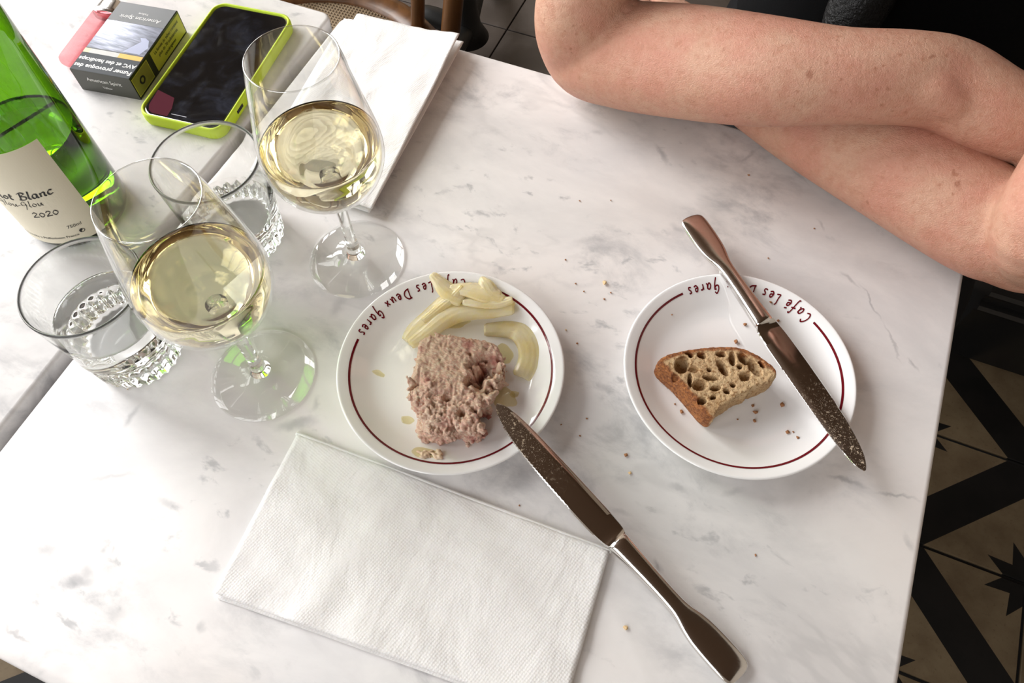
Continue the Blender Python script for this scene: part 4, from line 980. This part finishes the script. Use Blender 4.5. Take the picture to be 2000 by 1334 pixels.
def meat():
    ZB, H = .0054, .0225
    out = [(826, 664), (865, 658), (903, 662), (940, 668), (970, 676), (983, 706), (980, 735), (962, 752), (950, 768), (955, 790), (930, 798), (922, 820), (936, 842), (915, 846), (893, 838), (872, 848), (845, 846), (828, 835), (822, 805), (806, 785), (803, 750), (812, 715), (816, 685)]
    zmid = ZB + H * .75
    tw = [Vector((p.x, p.y, 0)) for p in poly_world(out, zmid)]
    c = sum(tw, Vector()) / len(tw)
    tw = [Vector((q[0], q[1], 0)) for q in crom([(p.x, p.y, 0) for p in tw], 8, True)]
    n = len(tw); rings = []
    prof = [(0.0, .90), (.10, .99), (.25, 1.01), (.45, 1.0), (.65, .99), (.82, .975), (.93, .95), (1.0, .90), (1.0, .75), (1.0, .55), (1.0, .35), (1.0, .15)]
    for zf, k in prof: rings.append([c + (p - c) * k + Vector((0, 0, TZ + ZB + H * zf)) for p in tw])
    vf = loft(rings)
    area = sum(a.x * b.y - b.x * a.y for a, b in zip(tw, tw[1:] + tw[:1]))
    if area < 0: vf = (vf[0], [tuple(reversed(f)) for f in vf[1]])
    bits = [vf]; rnd = random.Random(3)
    # loose shreds hanging from the broken faces
    for k in range(170):
        i = rnd.randrange(n)
        u = i / n
        p = tw[i]; d = (p - c).normalized(); tang = Vector((-d.y, d.x, 0)); z = rnd.uniform(.1, 1.0)
        b = c + (p - c) * rnd.uniform(.88, .99) + Vector((0, 0, TZ + ZB + H * z)); L = rnd.uniform(.002, .006)
        q = b + d * L * rnd.uniform(.2, .8) + tang * L * rnd.uniform(-1, 1) + Vector((0, 0, rnd.uniform(-.003, .002)))
        r = rnd.uniform(.0006, .0014); q.z = max(q.z, TZ + ZB + r)
        bits.append(tube([b, b.lerp(q, .5) + tang * rnd.uniform(-.001, .001), q], [r * 1.2, r, r * .5], 7, 2))
    for k in range(230):          # shreds standing on the torn top and front
        i = rnd.randrange(n); f = math.sqrt(rnd.random()); p = c + (tw[i] - c) * f * .95
        fr = (at(880, 800).y - p.y) / .02 + .4; hole = max(0, 1 - (p - Vector((at(950, 722, zmid).x, at(950, 722, zmid).y, 0))).length / .014)
        if rnd.random() > max(.12, min(1, fr), hole * 1.3): continue
        a = rnd.gauss(-1.2, .6); d = Vector((math.cos(a), math.sin(a), 0)); L = rnd.uniform(.003, .008); r = rnd.uniform(.0006, .0013)
        z0 = TZ + ZB + H - (.010 * hole * rnd.random()); b = p + Vector((0, 0, z0)); q = b + d * L + Vector((0, 0, -rnd.uniform(0, .004)))
        bits.append(tube([b, b.lerp(q, .5) + Vector((0, 0, rnd.uniform(0, .0016))), q], [r * .8, r * 1.2, r * .5], 7, 2))
    def shred(pts, rs): bits.append(tube([at(x, y, z) for x, y, z in pts], rs, 10, 4))
    shred([(915, 800, .020), (938, 786, .024), (968, 768, .023)], [.0040, .0042, .0016])
    shred([(905, 715, .030), (925, 735, .028), (932, 745, .022)], [.0018, .0020, .0014])
    shred([(940, 700, .029), (948, 720, .028), (943, 738, .022)], [.0016, .0018, .0012])
    shred([(836, 800, .012), (828, 840, .010), (832, 858, .0075)], [.0045, .0038, .0022])
    shred([(925, 838, .011), (938, 845, .010)], [.0040, .0030])
    V, F = voxel(join(*bits), .0007, 1)
    me = bpy.data.meshes.new('t'); me.from_pydata([tuple(v) for v in V], [], F); me.update()
    NR = [Vector(v.normal) for v in me.vertices]; bpy.data.meshes.remove(me)
    pits = [(at(950, 722, zmid), .0090, .017), (at(925, 742, zmid), .005, .009), (at(874, 778, .026), .0035, .006), (at(810, 765, .016), .0045, .006), (at(903, 815, .02), .003, .006), (at(940, 760, .02), .006, .01)]
    for i, v in enumerate(V):
        nr = NR[i]; x = v * 1.0
        dz = 0.0
        for pc, rad, dep in pits:
            d = math.hypot(v.x - pc.x, v.y - pc.y)
            d *= 1 + .55 * mnoise.noise(v * 260)
            if d < rad * 2 and v.z > TZ + ZB + .005: dz -= dep * math.exp(-(d / rad) ** 2 * 1.6) * min(1, (v.z - TZ - ZB - .004) / .010) * (1 + .7 * mnoise.noise(v * 330))
        near = min(1, max(0, (at(880, 790).y - v.y) / .015 + .5))
        a = .0011 + .0008 * near
        q = Vector((v.x * 1.0 + v.y * .35, v.y * .55, v.z))
        dsp = a * (.8 * mnoise.noise(v * 150) + .9 * (1 - 2.2 * abs(mnoise.noise(q * 380))) * .8 + .6 * mnoise.noise(v * 800))
        if v.z < TZ + ZB + .0015: dsp *= .2
        w = v + nr * dsp + Vector((0, 0, dz)); w.z = max(w.z, TZ + ZB); V[i] = w
    mk('potted_meat', (V, F), M_MEAT, org=tp(c.x, c.y, ZB), label='coarse pink-brown block of shredded potted meat', cat='meat')
    # the smear broken off towards the rim
    bits = []
    for k in range(26):
        p = at(rnd.uniform(818, 862), rnd.uniform(882, 898), .0085); r = math.hypot(p.x - PL1[0], p.y - PL1[1]); rr = rnd.uniform(.0008, .0018)
        p.z = TZ + plate_z(r) + rr * .6; d = Vector((rnd.uniform(-1, 1), rnd.uniform(-.4, .4), 0)) * .002
        bits.append(tube([p - d, p, p + d], [rr * .7, rr, rr * .6], 7, 2))
    V, F = voxel(join(*bits), .0005, 1)
    mk('meat_smear', (V, F), plain('pale_meat_fat', (0.66, 0.50, 0.36), .4, Subsurface_Weight=0.2, Subsurface_Radius=(.002, .001, .001)), org=at(840, 890, .008), label='pale smear of meat scraped onto the plate rim', cat='meat scrap')
meat()

# ---------------------------------------------------------------- pickled onions
def onion_material():
    t = NT('pickled_onion'); p = t.obj(); n = t.noise(t.mapping(p, scale=(1, 1, 1)), 60, 3, 0.5); f = t.noise(t.mapping(p, scale=(3, 1, 1)), 240, 3, 0.6)
    c = t.mix(t.ramp(n, 0.35, 0.68), (0.90, 0.85, 0.67), (0.88, 0.77, 0.46))
    c = t.mix(t.ramp(f, 0.5, 0.75, 0, .5), c, (0.90, 0.87, 0.74))
    s = t.bsdf(c, 0.22, Subsurface_Weight=0.55, Subsurface_Radius=(0.006, 0.005, 0.002), Coat_Weight=0.3, Coat_Roughness=0.1, Normal=t.bump(f, 0.25, 0.001))
    tr = t.n('BsdfTransparent', {'Color': (0.98, 0.93, 0.70)})
    return t.surf(t.n('MixShader', {0: 0.46, 1: s, 2: tr}))
M_ONION = onion_material()
def onion(pts, label, th=.0016):
    """pts: px, py, half width in px, extra height"""
    data = crom(pts, 8); rings = []; n = len(data); P = []
    for d in data:
        p = at(d[0], d[1], .009); r = math.hypot(p.x - PL1[0], p.y - PL1[1]); P.append(Vector((p.x, p.y, TZ + plate_z(r) + d[3])))
    for i, d in enumerate(data):
        t = (P[min(i + 1, n - 1)] - P[max(i - 1, 0)]).normalized(); s = t.cross(Vector((0, 0, 1))).normalized(); u = s.cross(t)
        hw = d[2] * .00050 * (.80 if i in (0, n - 1) else 1)
        arch = .14 * hw + .0004
        ring = []
        m = 12
        for k in range(m + 1):
            y = -1 + 2 * k / m; ring.append(P[i] + s * (hw * y) + u * (arch * (1 - y * y) + th * (1 - abs(y) ** 4 * .7)) + u * .0002 * math.sin(k * 2.1 + i * .2))
        for k in range(m, -1, -1):
            y = -1 + 2 * k / m; ring.append(P[i] + s * (hw * y * .98) + u * (arch * (1 - y * y)))
        rings.append(ring)
    c = P[n // 2]
    mk('onion_strip', loft(rings), M_ONION, org=Vector((c.x, c.y, c.z)), label=label, cat='onion', group='pickled onion strips')
onion([(792, 664, 10, .0002), (815, 645, 18, .0004), (845, 622, 20, .0010), (872, 598, 20, .0020), (893, 582, 17, .0024)], 'wide onion strip lying diagonally above the meat')
onion([(800, 672, 9, .0022), (835, 648, 12, .0030), (870, 624, 15, .0040), (910, 611, 15, .0045), (965, 608, 15, .0042), (1006, 610, 11, .0034)], 'long onion strip bending over the diagonal one')
onion([(945, 640, 10, .0002), (985, 640, 13, .0004), (1016, 648, 17, .0006), (1034, 675, 17, .0006), (1034, 705, 16, .0005), (1018, 735, 14, .0003)], 'hooked onion strip curling down beside the meat')
onion([(846, 548, 6, .0002), (858, 560, 10, .0010), (878, 578, 14, .0040), (906, 594, 12, .0060)], 'short pointed onion strip reaching over the rim lettering')
onion([(880, 572, 8, .0030), (915, 577, 12, .0058), (950, 585, 16, .0062), (978, 592, 10, .0050)], 'crumpled translucent onion strip on top of the heap')
onion([(942, 556, 5, .0010), (950, 570, 11, .0040), (962, 588, 13, .0060), (985, 600, 8, .0062)], 'small folded onion strip at the heap edge near the red line')

onion([(826, 628, 5, .0040), (856, 606, 8, .0048), (884, 588, 8, .0060), (906, 572, 5, .0062)], 'thin onion sliver lying along the diagonal strip', .0012)
onion([(905, 598, 5, .0070), (938, 600, 9, .0076), (975, 603, 9, .0072), (1002, 600, 6, .0062)], 'browned onion sliver across the heap', .0012)

# ---------------------------------------------------------------- oil and crumbs
t_ = NT('oil_film'); M_OIL = t_.surf(t_.n('MixShader', {0: 0.08, 1: t_.n('BsdfTransparent', {'Color': (0.99, 0.965, 0.85)}), 2: t_.n('BsdfGlossy', {'Roughness': 0.05})}))
def puddle(px, py, a, b, rot, seed):
    V, F, n = [], [], 28
    def pt(f, j):
        q = 2 * PI * j / n; k = f * (1 + .35 * mnoise.noise(Vector((math.cos(q) * 1.3, math.sin(q) * 1.3, seed))))
        x, y = a * k * math.cos(q), b * k * math.sin(q)
        p = at(px + x * math.cos(rot) - y * math.sin(rot), py + x * math.sin(rot) + y * math.cos(rot), .006)
        r = math.hypot(p.x - PL1[0], p.y - PL1[1]); p.z = TZ + plate_z(r) + .00012 + .00035 * (1 - f * f); return p
    return loft([[pt(f, j) for j in range(n)] for f in (1.0, .85, .6, .3, .02)])
spots = [(865, 850, 46, 14, -.1, 1), (985, 775, 26, 20, .3, 2), (985, 690, 22, 14, 1.2, 3), (880, 632, 34, 9, -.1, 4), (795, 820, 14, 8, .2, 5), (1005, 770, 10, 6, 0, 6), (740, 730, 12, 6, .4, 7), (832, 890, 30, 12, .1, 8)]
mk('oil_film', join(*[puddle(*s) for s in spots]), M_OIL, org=tp(PL1[0], PL1[1], .0056), kind='stuff', label='thin yellow oil pooled around the meat', cat='oil')
M_CRUMB = plain('toasted_crumb', (0.30, 0.13, 0.05), .8)
M_CRUMB_PALE = plain('pale_crumb', (0.62, 0.44, 0.24), .8)
def crumb(p, r, rnd):
    V = [p + Vector((r * (1 + rnd.uniform(-.4, .4)) * x, r * (1 + rnd.uniform(-.4, .4)) * y, r * .7 * (z + 1))) for x, y, z in ((1, 0, 0), (0, 1, 0), (-1, 0, 0), (0, -1, 0), (0.2, 0.1, 1), (0, 0, -1), (.7, .7, .3), (-.7, .6, .2))]
    return V, [(0, 6, 4), (6, 1, 4), (1, 7, 4), (7, 2, 4), (2, 3, 4), (3, 0, 4), (0, 5, 6), (6, 5, 1), (1, 5, 7), (7, 5, 2), (2, 5, 3), (3, 5, 0)]
rnd = random.Random(11)
dark = [(1222, 890, 4), (1132, 852, 2), (1462, 343, 2.5), (1132, 393, 2), (1193, 392, 2), (1104, 508, 2), (1140, 570, 2), (1124, 555, 2), (1096, 830, 2), (1180, 585, 2), (1475, 1085, 2), (1590, 447, 2), (1014, 988, 2), (1500, 505, 2), (1127, 672, 2.5), (1146, 818, 2), (1193, 572, 2)]
pale = [(1181, 554, 5), (1222, 1228, 4), (1230, 925, 3), (250, 760, 2), (1105, 645, 2)]
mk('table_crumbs', join(*[crumb(at(x, y, .0), s * .00036, rnd) for x, y, s in dark]), M_CRUMB, org=at(1150, 700), smooth=False, kind='stuff', label='dark bread crumbs scattered on the marble', cat='crumbs')
mk('table_crumbs', join(*[crumb(at(x, y, .0), s * .00036, rnd) for x, y, s in pale]), M_CRUMB_PALE, org=at(1181, 560), smooth=False, kind='stuff', label='few pale bread crumbs on the marble', cat='crumbs')
pc = [(1454, 635, 4), (1437, 669, 5), (1526, 793, 6), (1470, 793, 3), (1475, 807, 5), (1473, 824, 4), (1536, 846, 4), (1555, 858, 3), (1518, 630, 3), (1310, 622, 2), (1500, 600, 3), (1548, 845, 2), (1318, 790, 2), (1330, 806, 4), (1440, 820, 2)]
def on2(x, y):
    p = at(x, y, .0057); r = math.hypot(p.x - PL2[0], p.y - PL2[1]); p.z = TZ + plate_z(r); return p
mk('plate_crumbs', join(*[crumb(on2(x, y), s * .00034, rnd) for x, y, s in pc]), M_CRUMB, org=on2(1500, 790), smooth=False, kind='stuff', label='toasted crumbs fallen around the bread', cat='crumbs')
